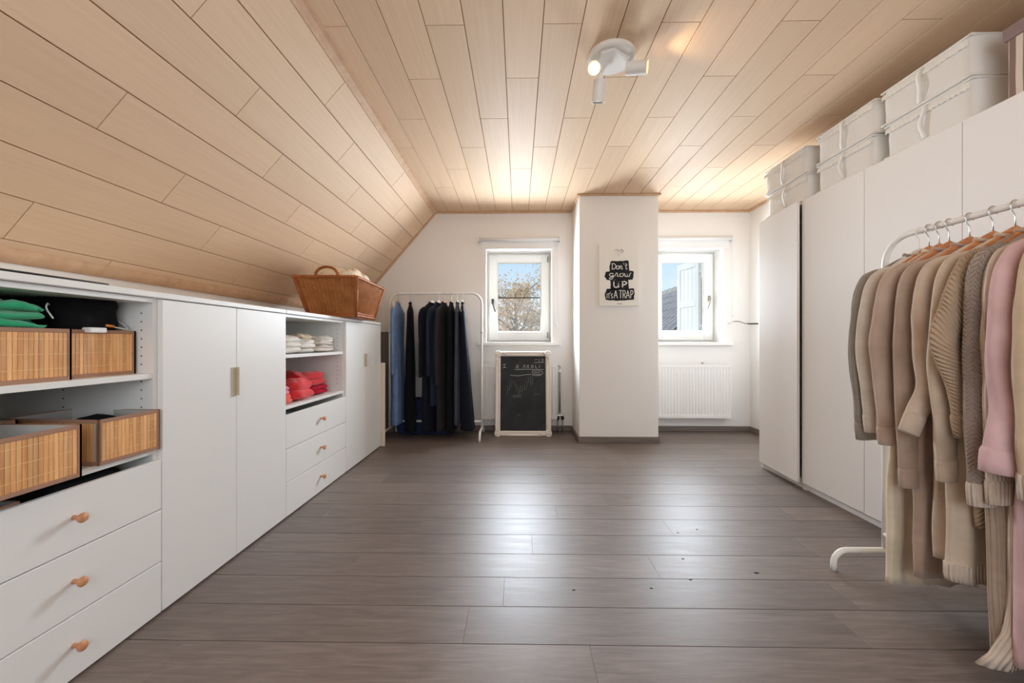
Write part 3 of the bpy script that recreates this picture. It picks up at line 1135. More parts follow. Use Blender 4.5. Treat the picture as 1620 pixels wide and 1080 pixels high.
# ------------------------------------------------------------------ wicker basket on the cabinets
bk = thing('wicker_basket', 'brown wicker laundry basket with arched handle standing on the white cabinets', 'basket', (-1.425, 3.225, 1.215), R(3))
BH_ = 0.285
bxw, byw = 0.175, 0.215            # half sizes at the base
txw, tyw = 0.225, 0.345            # half sizes at the rim


def bpt(side, u, t, out=0.0):
    hx, hy = bxw + (txw - bxw) * t, byw + (tyw - byw) * t
    if side == 0:
        return Vector((u * hx, -hy - out, t * BH_))
    if side == 1:
        return Vector((hx + out, u * hy, t * BH_))
    if side == 2:
        return Vector((-u * hx, hy + out, t * BH_))
    return Vector((-hx - out, -u * hy, t * BH_))


for side in range(4):
    bm = bmesh.new()
    nst = 15 if side % 2 == 0 else 24
    nrow = 24
    cols = nst * 4
    grid = []
    for j in range(nrow * 2 + 1):
        t = j / (nrow * 2)
        row = []
        for i in range(cols + 1):
            u = -1 + 2 * i / cols
            wv = 0.8 * cos(pi * i / 2) + (0.5 if (j // 2) % 2 == 0 else -0.5) * cos(pi * i / 4)
            rr_ = 0.0042 * wv - (0.0022 if j % 2 == 0 else 0.0)
            row.append(bm.verts.new(bpt(side, u, t, rr_)))
        grid.append(row)
    for j in range(nrow * 2):
        for i in range(cols):
            bm.faces.new((grid[j][i], grid[j][i + 1], grid[j + 1][i + 1], grid[j + 1][i]))
    from_bm('woven_side', bm, 'wicker', bk)
for (sx, sy) in ((-1, -1), (1, -1), (1, 1), (-1, 1)):
    tube('corner_post', [(sx * bxw, sy * byw, 0.0), (sx * txw, sy * tyw, BH_)], 0.012, 'wicker_frame', bk, 10)


def rope_ring(bm, hx, hy, z, r, amp=0.003):
    for ph in (0, pi):
        P = []
        cor = [(-hx, -hy), (hx, -hy), (hx, hy), (-hx, hy), (-hx, -hy)]
        s_ = 0.0
        for (a, b) in zip(cor, cor[1:]):
            L = math.hypot(b[0] - a[0], b[1] - a[1])
            n_ = int(L / 0.012)
            for k in range(n_):
                t = k / n_
                ang = (s_ + t * L) / 0.045 * 2 * pi + ph
                P.append((a[0] + (b[0] - a[0]) * t + cos(ang) * amp, a[1] + (b[1] - a[1]) * t + cos(ang) * amp, z + sin(ang) * amp * 1.5))
            s_ += L
        P.append(P[0])
        add_tube(bm, P, r, 6)


bm = bmesh.new()
rope_ring(bm, txw + 0.002, tyw + 0.002, BH_ + 0.004, 0.009)
from_bm('rim', bm, 'wicker_frame', bk, True)
bm = bmesh.new()
rope_ring(bm, bxw + 0.004, byw + 0.004, 0.015, 0.009)
rope_ring(bm, bxw + 0.002, byw + 0.002, 0.035, 0.006)
from_bm('base_band', bm, 'wicker_frame', bk, True)
box('base', (-bxw, -byw, 0.002), (bxw, byw, 0.012), 'wicker', bk, 0)
for sy in (-1, 1):
    bm = bmesh.new()
    for ph in (0, pi):
        P = []
        for k in range(37):
            t = k / 36
            a = pi * t
            ang = t * 7 * 2 * pi + ph
            P.append((-cos(a) * 0.085 + 0.01 + cos(ang) * 0.004, sy * (tyw + 0.0) + cos(ang) * 0.004, BH_ - 0.02 + sin(a) ** 0.7 * 0.095 + sin(ang) * 0.004))
        add_tube(bm, P, 0.0075, 7)
    from_bm('handle', bm, 'wicker_frame', bk, True)
folded('laundry', 'cream cloth heaped inside the wicker basket', 'clothes', 'cream_liner', (-1.425, 3.20, 1.30), 0.165, 0.245, 0.225, 2, 51.0, None, R(3), 0.020, 0.06)
folded('laundry', 'cream bundle sticking up at the far end of the wicker basket', 'clothes', 'cream_liner', (-1.39, 3.42, 1.40), 0.10, 0.09, 0.165, 2, 53.0, None, R(3), 0.014, 0.10)

# ------------------------------------------------------------------ wardrobes on the right
WX, WTOP, WDEP = 1.97, 2.01, 0.60
door_edges = [3.29, 2.80, 2.30, 1.80, 1.30, 0.80, 0.30]
labs = ['white wardrobe nearest the niche with its door slightly ajar',
        'plain white wardrobe with two flush doors behind the rack of beige clothes',
        'plain white wardrobe under the striped box']
for i, (ya, yb) in enumerate(((2.80, 3.29), (1.80, 2.80), (0.80, 1.80))):
    w_ = yb - ya
    r = thing('wardrobe', labs[i], 'wardrobe', (WX, ya, 0))
    t = 0.018
    dx = 0.019
    box('side_panel', (dx, 0.001, 0.0), (WDEP, t, WTOP), 'wardrobe_white', r, 0.001)
    box('side_panel', (dx, w_ - t, 0.0), (WDEP, w_ - 0.001, WTOP), 'wardrobe_white', r, 0.001)
    box('top_panel', (dx, t, WTOP - t), (WDEP, w_ - t, WTOP - 0.0005), 'wardrobe_white', r, 0.001)
    box('bottom_panel', (dx, t, 0.055), (WDEP, w_ - t, 0.055 + t), 'wardrobe_white', r, 0.001)
    box('plinth', (dx + 0.012, t, 0.0), (dx + 0.03, w_ - t, 0.055), 'wardrobe_white', r, 0.001)
    box('back_panel', (WDEP - 0.006, t, 0.07), (WDEP, w_ - t, WTOP - t), 'wardrobe_white', r, 0)
    n_ = max(1, round(w_ / 0.5))
    for k in range(n_):
        a, b = w_ * k / n_ + 0.0015, w_ * (k + 1) / n_ - 0.0015
        if i == 0:
            d = box('door', (0.0, -(b - a), 0.05), (0.018, 0.0, WTOP - 0.008), 'wardrobe_white', r, 0.0015, 1, (0.0, b, 0), (0, 0, R(-3.6)))
        else:
            d = box('door', (0.0, a, 0.05), (0.018, b, WTOP - 0.003), 'wardrobe_white', r, 0.0015)

# ------------------------------------------------------------------ storage cases on the wardrobes


def soft_case(label, y0, y1, z0, h, x0, x1, seed, group, bulge=0.006):
    r = thing('storage_case', label, 'storage box', ((x0 + x1) / 2, (y0 + y1) / 2, z0), 0.0, group)
    hx, hy = (x1 - x0) / 2, (y1 - y0) / 2
    bm = bmesh.new()
    nu, nv = 56, 14
    rings = []
    for j in range(nv + 1):
        t = j / nv
        ring = []
        for i in range(nu):
            th = 2 * pi * (i + 0.5) / nu
            ex = 0.10
            cx_, cy_ = sgn_pow(cos(th), ex), sgn_pow(sin(th), ex)
            m_ = max(abs(cx_), abs(cy_))
            # walk evenly round the rectangle
            s_ = (i + 0.5) / nu * 4
            q_, fr = int(s_), s_ - int(s_)
            rx, ry = [(1, -1 + 2 * fr), (1 - 2 * fr, 1), (-1, 1 - 2 * fr), (-1 + 2 * fr, -1)][q_]
            k_ = 1 - 0.04 * (abs(rx) * abs(ry)) ** 8
            p = Vector((rx * hx * k_, ry * hy * k_, t * h))
            w1 = noise.noise(Vector((p.x * 7 + seed, p.y * 11, p.z * 14 + seed)))
            w2 = noise.noise(Vector((p.y * 30 + seed, p.z * 9, p.x * 20)))
            d = bulge * (sin(pi * t) * (0.2 + w1) + 0.4 * w2 * sin(pi * t))
            nrm = Vector((1 if abs(rx) > 0.999 else 0, 1 if abs(ry) > 0.999 else 0, 0))
            p += Vector((math.copysign(d, rx) * (abs(rx) > 0.98), math.copysign(d, ry) * (abs(ry) > 0.98), 0))
            ring.append(bm.verts.new(p))
        rings.append(ring)
    for a, b in zip(rings, rings[1:]):
        for k in range(nu):
            bm.faces.new((a[k], a[(k + 1) % nu], b[(k + 1) % nu], b[k]))
    bm.faces.new(rings[0][::-1])
    bm.faces.new(rings[-1])
    auto_smooth(from_bm('body', bm, 'case_white', r), 50)
    # stitched binding round the top and bottom edges, puckered zip tape, handle strap
    for z in (0.006, h - 0.006):
        bm = bmesh.new()
        P = []
        for (ax, ay), (bx_, by_) in zip(((-hx, -hy), (hx, -hy), (hx, hy), (-hx, hy)), ((hx, -hy), (hx, hy), (-hx, hy), (-hx, -hy))):
            for k in range(24):
                t = k / 24
                P.append((ax + (bx_ - ax) * t, ay + (by_ - ay) * t, z + 0.0015 * noise.noise(Vector((t * 30 + seed, z * 9, ax)))))
        P.append(P[0])
        add_tube(bm, P, 0.0050, 6)
        from_bm('binding', bm, 'case_tape', r, True)
    bm = bmesh.new()
    zz = h * 0.80
    va = []
    nseg = 50
    for k in range(nseg + 1):
        y = -hy + 0.01 + (2 * hy - 0.02) * k / nseg
        pk = 0.003 * sin(k * 2.1) + 0.002 * noise.noise(Vector((k * .7, seed, 0)))
        va.append((bm.verts.new((-hx - 0.004 - abs(pk), y, zz + 0.012 + pk)), bm.verts.new((-hx - 0.007 + pk * .4, y, zz + pk)), bm.verts.new((-hx - 0.004 - abs(pk), y, zz - 0.012 + pk))))
    for a, b in zip(va, va[1:]):
        bm.faces.new((a[0], b[0], b[1], a[1]))
        bm.faces.new((a[1], b[1], b[2], a[2]))
    from_bm('zip', bm, 'case_tape', r, True)
    bm = bmesh.new()
    va = []
    for k in range(25):
        t = k / 24
        z = 0.012 + (h - 0.024) * t
        off = 0.012 * sin(pi * t) + 0.004
        y = 0.006 * sin(t * 7 + seed)
        va.append([bm.verts.new((-hx - off, y - 0.014, z)), bm.verts.new((-hx - off - 0.003, y, z)), bm.verts.new((-hx - off, y + 0.014, z)),
                   bm.verts.new((-hx - off + 0.004, y, z))])
    for a, b in zip(va, va[1:]):
        for k in range(4):
            bm.faces.new((a[k], a[(k + 1) % 4], b[(k + 1) % 4], b[k]))
    bm.faces.new(va[0])
    bm.faces.new(va[-1])
    from_bm('strap', bm, 'case_tape', r, True)
    return r


gS = 'white storage cases on the wardrobes'
where = ['white fabric storage case above the ajar wardrobe door, {}', 'white fabric storage case in the middle pile on the wardrobes, {}',
         'white fabric storage case next to the striped box, {}']
for i, (ya, yb) in enumerate(((2.775, 3.225), (2.255, 2.675), (1.775, 2.195))):
    z = WTOP
    for j in range(2):
        hh = 0.183 if j == 0 else 0.190
        sh = (0.008, -0.006, 0.004)[i] * (1 if j else -1)
        ex_ = 0.006 if j else 0.0
        soft_case(where[i].format(('bottom of its pile', 'top of its pile')[j]), ya + sh - ex_, yb + sh + ex_, z + 0.001, hh - 0.002, 1.978 - ex_ + 0.01, 2.55, 60 + i * 7 + j * 3.3, gS)
        z += hh
sb = thing('striped_box', 'striped fabric box with mauve lid on the wardrobe beside the white cases', 'storage box', (2.00, 1.24, WTOP))
bm = bmesh.new()
add_box(bm, (0.0, 0.0, 0.001), (0.5, 0.42, 0.26), 0.004)
from_bm('body', bm, 'striped_fabric', sb)
box('lid', (-0.010, -0.010, 0.245), (0.51, 0.432, 0.30), 'mauve_lid', sb, 0.006, 2)

# ------------------------------------------------------------------ ceiling spotlight
lp = thing('ceiling_spotlight', 'round white ceiling lamp with three swivelling spots', 'lamp', (0.488, 2.10, ZC))
lathe('ceiling_plate', [(0.122, 0.0), (0.124, -0.004), (0.122, -0.020), (0.114, -0.026), (0.001, -0.027)], 'lamp_white', lp, n=48)
auto_smooth(lp.children[0], 30)
bm = bmesh.new()
tri = []
for k in range(3):
    a = R(90 + 120 * k + 35)
    for da in (-0.35, 0.35):
        tri.append((cos(a + da) * 0.098, sin(a + da) * 0.098))
va = [bm.verts.new((x, y, -0.024)) for x, y in tri]
vb = [bm.verts.new((x * 0.9, y * 0.9, -0.036)) for x, y in tri]
for k in range(6):
    bm.faces.new((va[k], va[(k + 1) % 6], vb[(k + 1) % 6], vb[k]))
bm.faces.new(va)
bm.faces.new(vb)
from_bm('centre_plate', bm, 'lamp_white', lp)
lathe('screw_cap', [(0.008, 0), (0.008, -0.006), (0.004, -0.009)], 'lamp_white', lp, (0, 0, -0.035), (0, 0, 1), 12)


def spot(base, joint, direction, lit):
    d = Vector(direction).normalized()
    arm = tube('swivel_arm', catmull([base, ((base[0] + joint[0]) / 2, (base[1] + joint[1]) / 2, base[2] - 0.022), joint]), 0.011, 'lamp_white', lp, 12)
    j = Vector(joint)
    bm = bmesh.new()
    add_lathe(bm, [(0.012, -0.056), (0.033, -0.052), (0.0335, 0.048), (0.036, 0.050), (0.036, 0.056), (0.031, 0.056), (0.028, 0.034)], j, d, 28)
    sh = auto_smooth(from_bm('spot_head', bm, 'lamp_white', lp), 30)
    lathe('bulb', [(0.027, 0.034), (0.0265, 0.044), (0.018, 0.049), (0.001, 0.050)], 'bulb_glow' if lit else 'bulb_off', sh, j, d, 20)
    return j, d


for base, joint, direction, lit in (((-0.070, 0.000, -0.030), (-0.090, -0.010, -0.072), (-0.19, -0.82, -0.54), True),
                                    ((0.085, 0.010, -0.030), (0.130, -0.005, -0.068), (0.92, -0.36, -0.16), True),
                                    ((-0.035, 0.075, -0.030), (-0.045, 0.095, -0.125), (-0.04, 0.30, -0.95), False)):
    j, d = spot(base, joint, direction, lit)
    if lit:
        p = Vector(lp.location) + j + d * 0.062
        o = add_light('spot_beam', 'SPOT', p, d.to_track_quat('-Z', 'Y').to_euler(), 3, (1.0, 0.72, 0.44), spot_size=R(100), spot_blend=0.6, shadow_soft_size=0.02)

# ------------------------------------------------------------------ radiators


def radiator(label, x0, x1, z0, z1, valve):
    r = thing('radiator', label, 'radiator', ((x0 + x1) / 2, YB, 0))
    hw = (x1 - x0) / 2
    yf, yb = -0.105, -0.040
    n = int(2 * (hw - 0.02) / 0.0335)
    bm = bmesh.new()
    pitch = 2 * (hw - 0.012) / n
    for ysign, yy in ((0, yf), (1, yb)):
        prof = [(-hw + 0.012, 0.0)]
        for k in range(n):
            a = -hw + 0.012 + k * pitch
            prof += [(a + pitch * 0.12, 0.0), (a + pitch * 0.24, 0.006), (a + pitch * 0.62, 0.006), (a + pitch * 0.74, 0.0)]
        prof.append((hw - 0.012, 0.0))
        lo, hi = [], []
        for x, d in prof:
            y = yy + d if ysign == 0 else yy - d
            lo.append((x, y))
        rows = []
        for z, flat in ((z0, 1), (z0 + 0.035, 1), (z0 + 0.045, 0), (z1 - 0.045, 0), (z1 - 0.035, 1), (z1, 1)):
            rows.append([bm.verts.new((x, yy if flat else y, z)) for x, y in lo])
        for a, b in zip(rows, rows[1:]):
            for k in range(len(a) - 1):
                bm.faces.new((a[k], a[k + 1], b[k + 1], b[k]))
    from_bm('heating_panel', bm, 'radiator_white', r)
    for s in (-1, 1):
        box('side_cover', (s * hw - s * 0.014, yf - 0.002, z0 + 0.004), (s * hw, yb + 0.002, z1 - 0.002), 'radiator_white', r, 0.003)
        box('bracket', (s * (hw - 0.14) - 0.012, yb, z0 + 0.05), (s * (hw - 0.14) + 0.012, -0.001, z1 - 0.05), 'radiator_white', r)
    bm = bmesh.new()
    for k in range(int(2 * hw / 0.016)):
        a = -hw + 0.010 + k * 0.016
        add_box(bm, (a, yf + 0.003, z1 - 0.006), (a + 0.008, yb - 0.003, z1 + 0.001))
    g_ = from_bm('top_grille', bm, 'radiator_white', r)
    g_['kind'] = 'stuff'
    if valve:
        x = hw + 0.030
        bm = bmesh.new()
        add_tube(bm, catmull([(hw, -0.07, z1 - 0.02), (hw + 0.018, -0.07, z1 - 0.018), (x, -0.07, z1 - 0.035), (x, -0.07, z1 - 0.06)]), 0.009, 10)
        from_bm('valve_elbow', bm, 'steel', r, True)
        lathe('valve_body', [(0.013, 0), (0.016, 0.008), (0.016, 0.030), (0.011, 0.040)], 'white_plastic', r, (x, -0.07, z1 - 0.095), (0, 0, 1), 14)
        tube('riser_pipe', [(x, -0.07, z1 - 0.09), (x, -0.07, z0 + 0.05)], 0.011, 'pipe_grey', r, 10)
        bm = bmesh.new()
        add_box(bm, (x - 0.035, -0.085, z0 + 0.032), (x + 0.045, -0.055, z0 + 0.052), 0.004)
        add_lathe(bm, [(0.012, 0), (0.012, 0.03)], (x, -0.07, z0 + 0.05), (0, 0, 1), 12)
        from_bm('valve_block', bm, 'steel', r)
        for dx in (-0.022, 0.032):
            lathe('shutoff_knob', [(0.013, 0), (0.018, -0.008), (0.018, -0.032), (0.012, -0.042)], 'black_plastic', r, (x + dx, -0.07, z0 + 0.034), (0, 0, 1), 12)
            tube('supply_pipe', [(x + dx, -0.07, z0), (x + dx, -0.07, -0.004)], 0.008, 'pipe_grey', r, 8)
    else:
        for dx in (-hw + 0.05, -hw + 0.10):
            tube('supply_pipe', [(dx, -0.07, z0 + 0.01), (dx, -0.07, -0.004)], 0.008, 'pipe_grey', r, 8)
    return r


radiator('white panel radiator behind the framed chalkboard', -0.405, 0.44, 0.150, 0.773, True)
radiator('white panel radiator under the window in the niche', 1.475, 2.386, 0.170, 0.775, False)
lathe('thermostat_pin', [(0.010, 0), (0.012, 0.012), (0.008, 0.020)], 'steel', None, (2.055, YB - 0.10, 0.79), (1, 0, 0), 10)
bpy.data.objects['thermostat_pin'].location = (0, 0, -0.003)
tag(bpy.data.objects['thermostat_pin'], 'tiny metal cap lying on the niche radiator', 'cap')

# winder crank beside the niche window
cr = thing('blind_crank', 'grey folding crank handle on the wall beside the niche window', 'crank', (2.42, YB, 1.25))
lathe('wall_socket', [(0.022, 0.0), (0.022, 0.012), (0.012, 0.030)], 'white_plastic', cr, (0, 0, 0), (0, -1, 0), 16)
tube('rod', catmull([(0, -0.02, 0), (0.02, -0.05, 0.006), (0.06, -0.085, 0.004), (0.105, -0.12, -0.018), (0.13, -0.14, -0.022)]), 0.006, 'steel', cr, 10)
tube('grip', [(0.125, -0.136, -0.022), (0.205, -0.20, -0.026)], 0.009, 'dark_metal', cr, 10)

# ------------------------------------------------------------------ chalkboard in an ornate frame
lean = math.atan2(4.458 - 4.345, 0.915)
cb = thing('framed_chalkboard', 'black chalkboard in a cream ornate frame leaning against the radiator', 'chalkboard', (0.052, 4.345, 0.0))
cb.rotation_euler = (-lean, 0, 0)
CW, CH = 0.305, 0.925


def extrude_ring(bm, prof, hw, h):
    """mitred picture frame: prof = (inset, y) pairs going round the moulding"""
    rings = []
    for cx_, cz_ in ((-1, 0), (1, 0), (1, 1), (-1, 1)):
        rings.append([bm.verts.new(((hw - i_) * cx_, y_, i_ if cz_ == 0 else h - i_)) for i_, y_ in prof])
    n_ = len(prof)
    for k in range(4):
        a, b = rings[k], rings[(k + 1) % 4]
        for m_ in range(n_):
            bm.faces.new((a[m_], a[(m_ + 1) % n_], b[(m_ + 1) % n_], b[m_]))


bm = bmesh.new()
extrude_ring(bm, [(0.0, 0.0), (0.0, -0.022), (0.008, -0.030), (0.018, -0.026), (0.024, -0.020), (0.036, -0.022), (0.044, -0.028), (0.052, -0.022), (0.056, -0.010), (0.056, 0.0)], CW, CH)
fr = auto_smooth(from_bm('frame', bm, 'frame_cream', cb), 40)
box('slate', (-CW + 0.05, -0.010, 0.05), (CW - 0.05, -0.002, CH - 0.05), 'chalkboard', cb, 0)
for sx in (-1, 1):
    for zc, sz in ((0.0, 1), (CH, -1)):
        bm = bmesh.new()
        cx_, cz_ = sx * (CW - 0.030), zc + sz * 0.030
        add_lathe(bm, [(0.040, 0.0), (0.038, 0.010), (0.028, 0.016), (0.016, 0.014), (0.010, 0.022), (0.001, 0.024)], (cx_, -0.024, cz_), (0, -1, 0), 16)
        for k in range(8):
            a = k * pi / 4
            add_lathe(bm, [(0.011, 0.0), (0.009, 0.008), (0.001, 0.011)], (cx_ + cos(a) * 0.028, -0.032, cz_ + sin(a) * 0.028), (0, -1, 0), 8)
        for d in ((-sx, 0), (0, sz)):
            P = []
            for k in range(9):
                t = k / 8
                q_ = 0.035 + 0.085 * t
                wv = 0.012 * sin(t * pi * 2.2) - 0.006
                P.append((cx_ + d[0] * q_ + (0 if d[0] else sx * (wv + 0.012)), -0.030, cz_ + d[1] * q_ + (0 if d[1] else -sz * (wv + 0.012))))
            add_tube(bm, P, [0.010 - 0.0075 * k / 8 for k in range(9)], 8)
        from_bm('corner_ornament', bm, 'frame_cream', cb, True)


def ribbon(bm, pts, w, y, smooth=True):
    """flat pen stroke in the local XZ plane"""
    P = catmull([(p[0], 0, p[1]) for p in pts], 6) if smooth and len(pts) > 2 else [Vector((p[0], 0, p[1])) for p in pts]
    prev = None
    for i, p in enumerate(P):
        t = (P[min(i + 1, len(P) - 1)] - P[max(i - 1, 0)])
        if t.length < 1e-9:
            continue
        t.normalize()
        nn = Vector((-t.z, 0, t.x)) * (w / 2 if not callable(w) else w(t) / 2)
        a = bm.verts.new((p.x + nn.x, y, p.z + nn.z))
        b = bm.verts.new((p.x - nn.x, y, p.z - nn.z))
        if prev:
            bm.faces.new((prev[0], a, b, prev[1]))
        prev = (a, b)


bm = bmesh.new()
bf = bmesh.new()
q = random.Random(8)
# pixel-free layout: x across the slate (-0.25..0.25), z up the slate (0.05..0.87)
yc = -0.0108
for pts in ([(-0.225, 0.775), (-0.19, 0.782)], [(-0.21, 0.78), (-0.205, 0.745)], [(-0.225, 0.742), (-0.185, 0.748)],
            [(-0.075, 0.775), (-0.05, 0.735)], [(-0.045, 0.778), (-0.08, 0.738)],
            [(0.0, 0.74), (0.015, 0.775), (0.03, 0.74)], [(0.045, 0.775), (0.065, 0.742)], [(0.065, 0.775), (0.045, 0.742)],
            [(0.09, 0.76), (0.105, 0.775), (0.115, 0.755), (0.10, 0.742), (0.09, 0.76)], [(0.14, 0.775), (0.14, 0.742), (0.165, 0.742)], [(0.185, 0.775), (0.185, 0.742)],
            [(-0.09, 0.722), (0.05, 0.726), (0.23, 0.722)], [(0.12, 0.80), (0.20, 0.803), (0.24, 0.80)],
            [(0.13, 0.83), (0.16, 0.836)], [(0.18, 0.84), (0.18, 0.812)], [(0.205, 0.835), (0.22, 0.84), (0.225, 0.822), (0.205, 0.815)],
            [(0.105, 0.708), (0.205, 0.705), (0.205, 0.672), (0.11, 0.675), (0.105, 0.708)], [(0.12, 0.690), (0.19, 0.688)],
            [(-0.14, 0.660), (-0.05, 0.655), (0.04, 0.667), (0.09, 0.668)], [(0.10, 0.662), (0.15, 0.656), (0.20, 0.660)]):
    ribbon(bm, pts, 0.0035, yc)
for k in range(13):
    x = -0.17 + k * 0.023 + q.uniform(-.004, .004)
    z = 0.50 + 0.055 * sin(k * 0.7) + (0.05 if k > 5 else 0)
    ribbon(bf, [(x, z + 0.05), (x + 0.006, z + 0.01), (x - 0.004, z - q.uniform(0.01, 0.06))], 0.0035, yc)
for k in range(6):
    x = -0.12 + k * 0.016
    ribbon(bf, [(x, 0.42), (x + 0.014, 0.435 + q.uniform(-.01, .02)), (x + 0.02, 0.41)], 0.003, yc)
ribbon(bf, [(-0.06, 0.225), (-0.03, 0.228)], 0.004, yc)
ribbon(bf, [(0.12, 0.45), (0.20, 0.452)], 0.003, yc)
from_bm('chalk_writing', bm, 'chalk_mark', cb)['kind'] = 'stuff'
from_bm('chalk_smudge', bf, 'chalk_faint', cb)['kind'] = 'stuff'

# ------------------------------------------------------------------ poster on the chimney breast
po = thing('poster', 'white text poster with black brush lettering blocks on the chimney breast', 'poster', (1.0195, PY0, 1.39))
PWd, PHt = 0.2015, 0.625
# board with a heart cut out of the top: a frame of quads round the heart outline
heart = []
for k in range(40):
    a = 2 * pi * k / 40
    hx_ = 16 * sin(a) ** 3
    hz_ = 13 * cos(a) - 5 * cos(2 * a) - 2 * cos(3 * a) - cos(4 * a)
    heart.append((hx_ * 0.0030, 0.545 + hz_ * 0.0026))
bm = bmesh.new()
y0, y1 = -0.022, -0.002
hv = [bm.verts.new((x, y0, z)) for x, z in heart]
hb = [bm.verts.new((x, y1, z)) for x, z in heart]
outer = []
for x, z in heart:
    dx, dz = x, z - 0.545
    sc = min(PWd / abs(dx) if abs(dx) > 1e-6 else 1e9, (0.08 / abs(dz)) if abs(dz) > 1e-6 else 1e9)
    outer.append((dx * sc, 0.545 + dz * sc))
corners = [(PWd, 0.625), (PWd, 0.465), (-PWd, 0.465), (-PWd, 0.625)]
ov = [bm.verts.new((x, y0, z)) for x, z in outer]
for k in range(40):
    k2 = (k + 1) % 40
    bm.faces.new((hv[k], hv[k2], ov[k2], ov[k]))
    bm.faces.new((hv[k], hb[k], hb[k2], hv[k2]))
for cx_, cz_ in corners:
    k = max(range(40), key=lambda i: 0)
    for k in range(40):
        a, b = outer[k], outer[(k + 1) % 40]
        onx = lambda p: abs(abs(p[0]) - PWd) < 1e-6
        if onx(a) != onx(b) and (a[0] + b[0]) * cx_ > 0 and (a[1] + b[1] - 1.09) * (cz_ - 0.545) > 0:
            cvt = bm.verts.new((cx_, y0, cz_))
            bm.faces.new((ov[k], ov[(k + 1) % 40], cvt))
add_box(bm, (-PWd, y0, 0.0), (PWd, y1, 0.465))
bm.faces.new([bm.verts.new(p) for p in ((-PWd, y0, 0.465), (-PWd, y1, 0.465), (-PWd, y1, 0.625), (-PWd, y0, 0.625))])
bm.faces.new([bm.verts.new(p) for p in ((PWd, y0, 0.465), (PWd, y1, 0.465), (PWd, y1, 0.625), (PWd, y0, 0.625))])
bm.faces.new([bm.verts.new(p) for p in ((-PWd, y0, 0.625), (PWd, y0, 0.625), (PWd, y1, 0.625), (-PWd, y1, 0.625))])
from_bm('board', bm, 'poster_board', po)


def PX(u, v_):          # from measurements of the poster face (0..1 across, 0..1 down)
    return (-PWd + 2 * PWd * u, PHt * (1 - v_))


def brush_block(pts, name='brush_block'):
    bm = bmesh.new()
    P = []
    n_ = len(pts)
    qq = random.Random(len(pts) * 7 + int(pts[0][1] * 100))
    for i in range(n_):
        a, b = pts[i], pts[(i + 1) % n_]
        for k in range(6):
            t = k / 6
            j = 0.005
            P.append((a[0] + (b[0] - a[0]) * t + qq.uniform(-j, j), a[1] + (b[1] - a[1]) * t + qq.uniform(-j, j)))
    front = [bm.verts.new((PX(*p)[0], y0 - 0.0006, PX(*p)[1])) for p in P]
    f = bm.faces.new(front)
    bmesh.ops.triangulate(bm, faces=[f])
    return from_bm(name, bm, 'poster_black', po)


brush_block([(0.30, 0.275), (0.74, 0.265), (0.755, 0.435), (0.27, 0.44), (0.26, 0.36)])
brush_block([(0.17, 0.445), (0.50, 0.43), (0.86, 0.435), (0.865, 0.50), (0.84, 0.575), (0.20, 0.585), (0.14, 0.52)])
brush_block([(0.285, 0.58), (0.73, 0.575), (0.745, 0.72), (0.29, 0.735)])
brush_block([(0.19, 0.725), (0.55, 0.72), (0.87, 0.715), (0.89, 0.80), (0.87, 0.90), (0.45, 0.915), (0.17, 0.905), (0.14, 0.82)])


def letters(items, w):
    bm = bmesh.new()
    for ox, oz, sx, sz, strokes in items:
        for st in strokes:
            pts = [PX(ox + p[0] * sx, oz - p[1] * sz) for p in st]
            ribbon(bm, pts, w, y0 - 0.0012, smooth=len(pts) > 2 and not st[0] == st[-1] or len(pts) > 5)
    return bm


G = {
    'D': [[(0.1, 0), (0.16, 1.0)], [(-0.05, 0.95), (0.5, 1.02), (0.95, 0.55), (0.55, 0.05), (0.0, 0.0)]],
    'o': [[(0.5, 0.62), (0.12, 0.5), (0.1, 0.1), (0.5, 0.0), (0.85, 0.2), (0.8, 0.55), (0.5, 0.62), (0.95, 0.6)]],
    'n': [[(0.1, 0.6), (0.14, 0.0)], [(0.14, 0.3), (0.4, 0.62), (0.62, 0.5), (0.62, 0.0), (0.9, 0.1)]],
    "'": [[(0.5, 1.1), (0.4, 0.85)]],
    't': [[(0.5, 1.1), (0.45, 0.2), (0.6, 0.0), (0.95, 0.12)], [(0.1, 0.68), (0.9, 0.74)]],
    'g': [[(0.8, 0.6), (0.3, 0.62), (0.1, 0.3), (0.4, 0.05), (0.75, 0.3), (0.8, 0.6), (0.72, -0.2), (0.35, -0.5), (0.1, -0.3), (0.6, -0.05), (1.0, 0.1)]],
    'r': [[(0.0, 0.1), (0.3, 0.68), (0.6, 0.52), (0.55, 0.1), (0.95, 0.05)]],
    'w': [[(0.05, 0.6), (0.15, 0.05), (0.45, 0.1), (0.5, 0.55), (0.55, 0.05), (0.85, 0.1), (0.95, 0.55), (1.15, 0.7)]],
    'U': [[(0.1, 1.0), (0.12, 0.25), (0.4, 0.0), (0.75, 0.2), (0.82, 1.0)], [(0.82, 1.0), (0.85, 0.0)]],
    'P': [[(0.2, 0.0), (0.22, 1.0)], [(0.05, 0.95), (0.6, 1.0), (0.95, 0.75), (0.6, 0.48), (0.22, 0.45)]],
    'I': [[(0.5, 0.0), (0.5, 1.0)]],
    'T': [[(0.5, 0.0), (0.5, 1.0)], [(0.0, 1.0), (1.0, 1.0)]],
    'S': [[(0.9, 0.85), (0.5, 1.0), (0.15, 0.78), (0.5, 0.52), (0.85, 0.25), (0.5, 0.0), (0.1, 0.15)]],
    'A': [[(0.0, 0.0), (0.5, 1.0)], [(0.5, 1.0), (1.0, 0.0)], [(0.2, 0.35), (0.8, 0.35)]],
    'R': [[(0.15, 0.0), (0.15, 1.0)], [(0.15, 1.0), (0.6, 1.0), (0.9, 0.76), (0.6, 0.5), (0.15, 0.48)], [(0.45, 0.48), (0.95, 0.0)]],
}


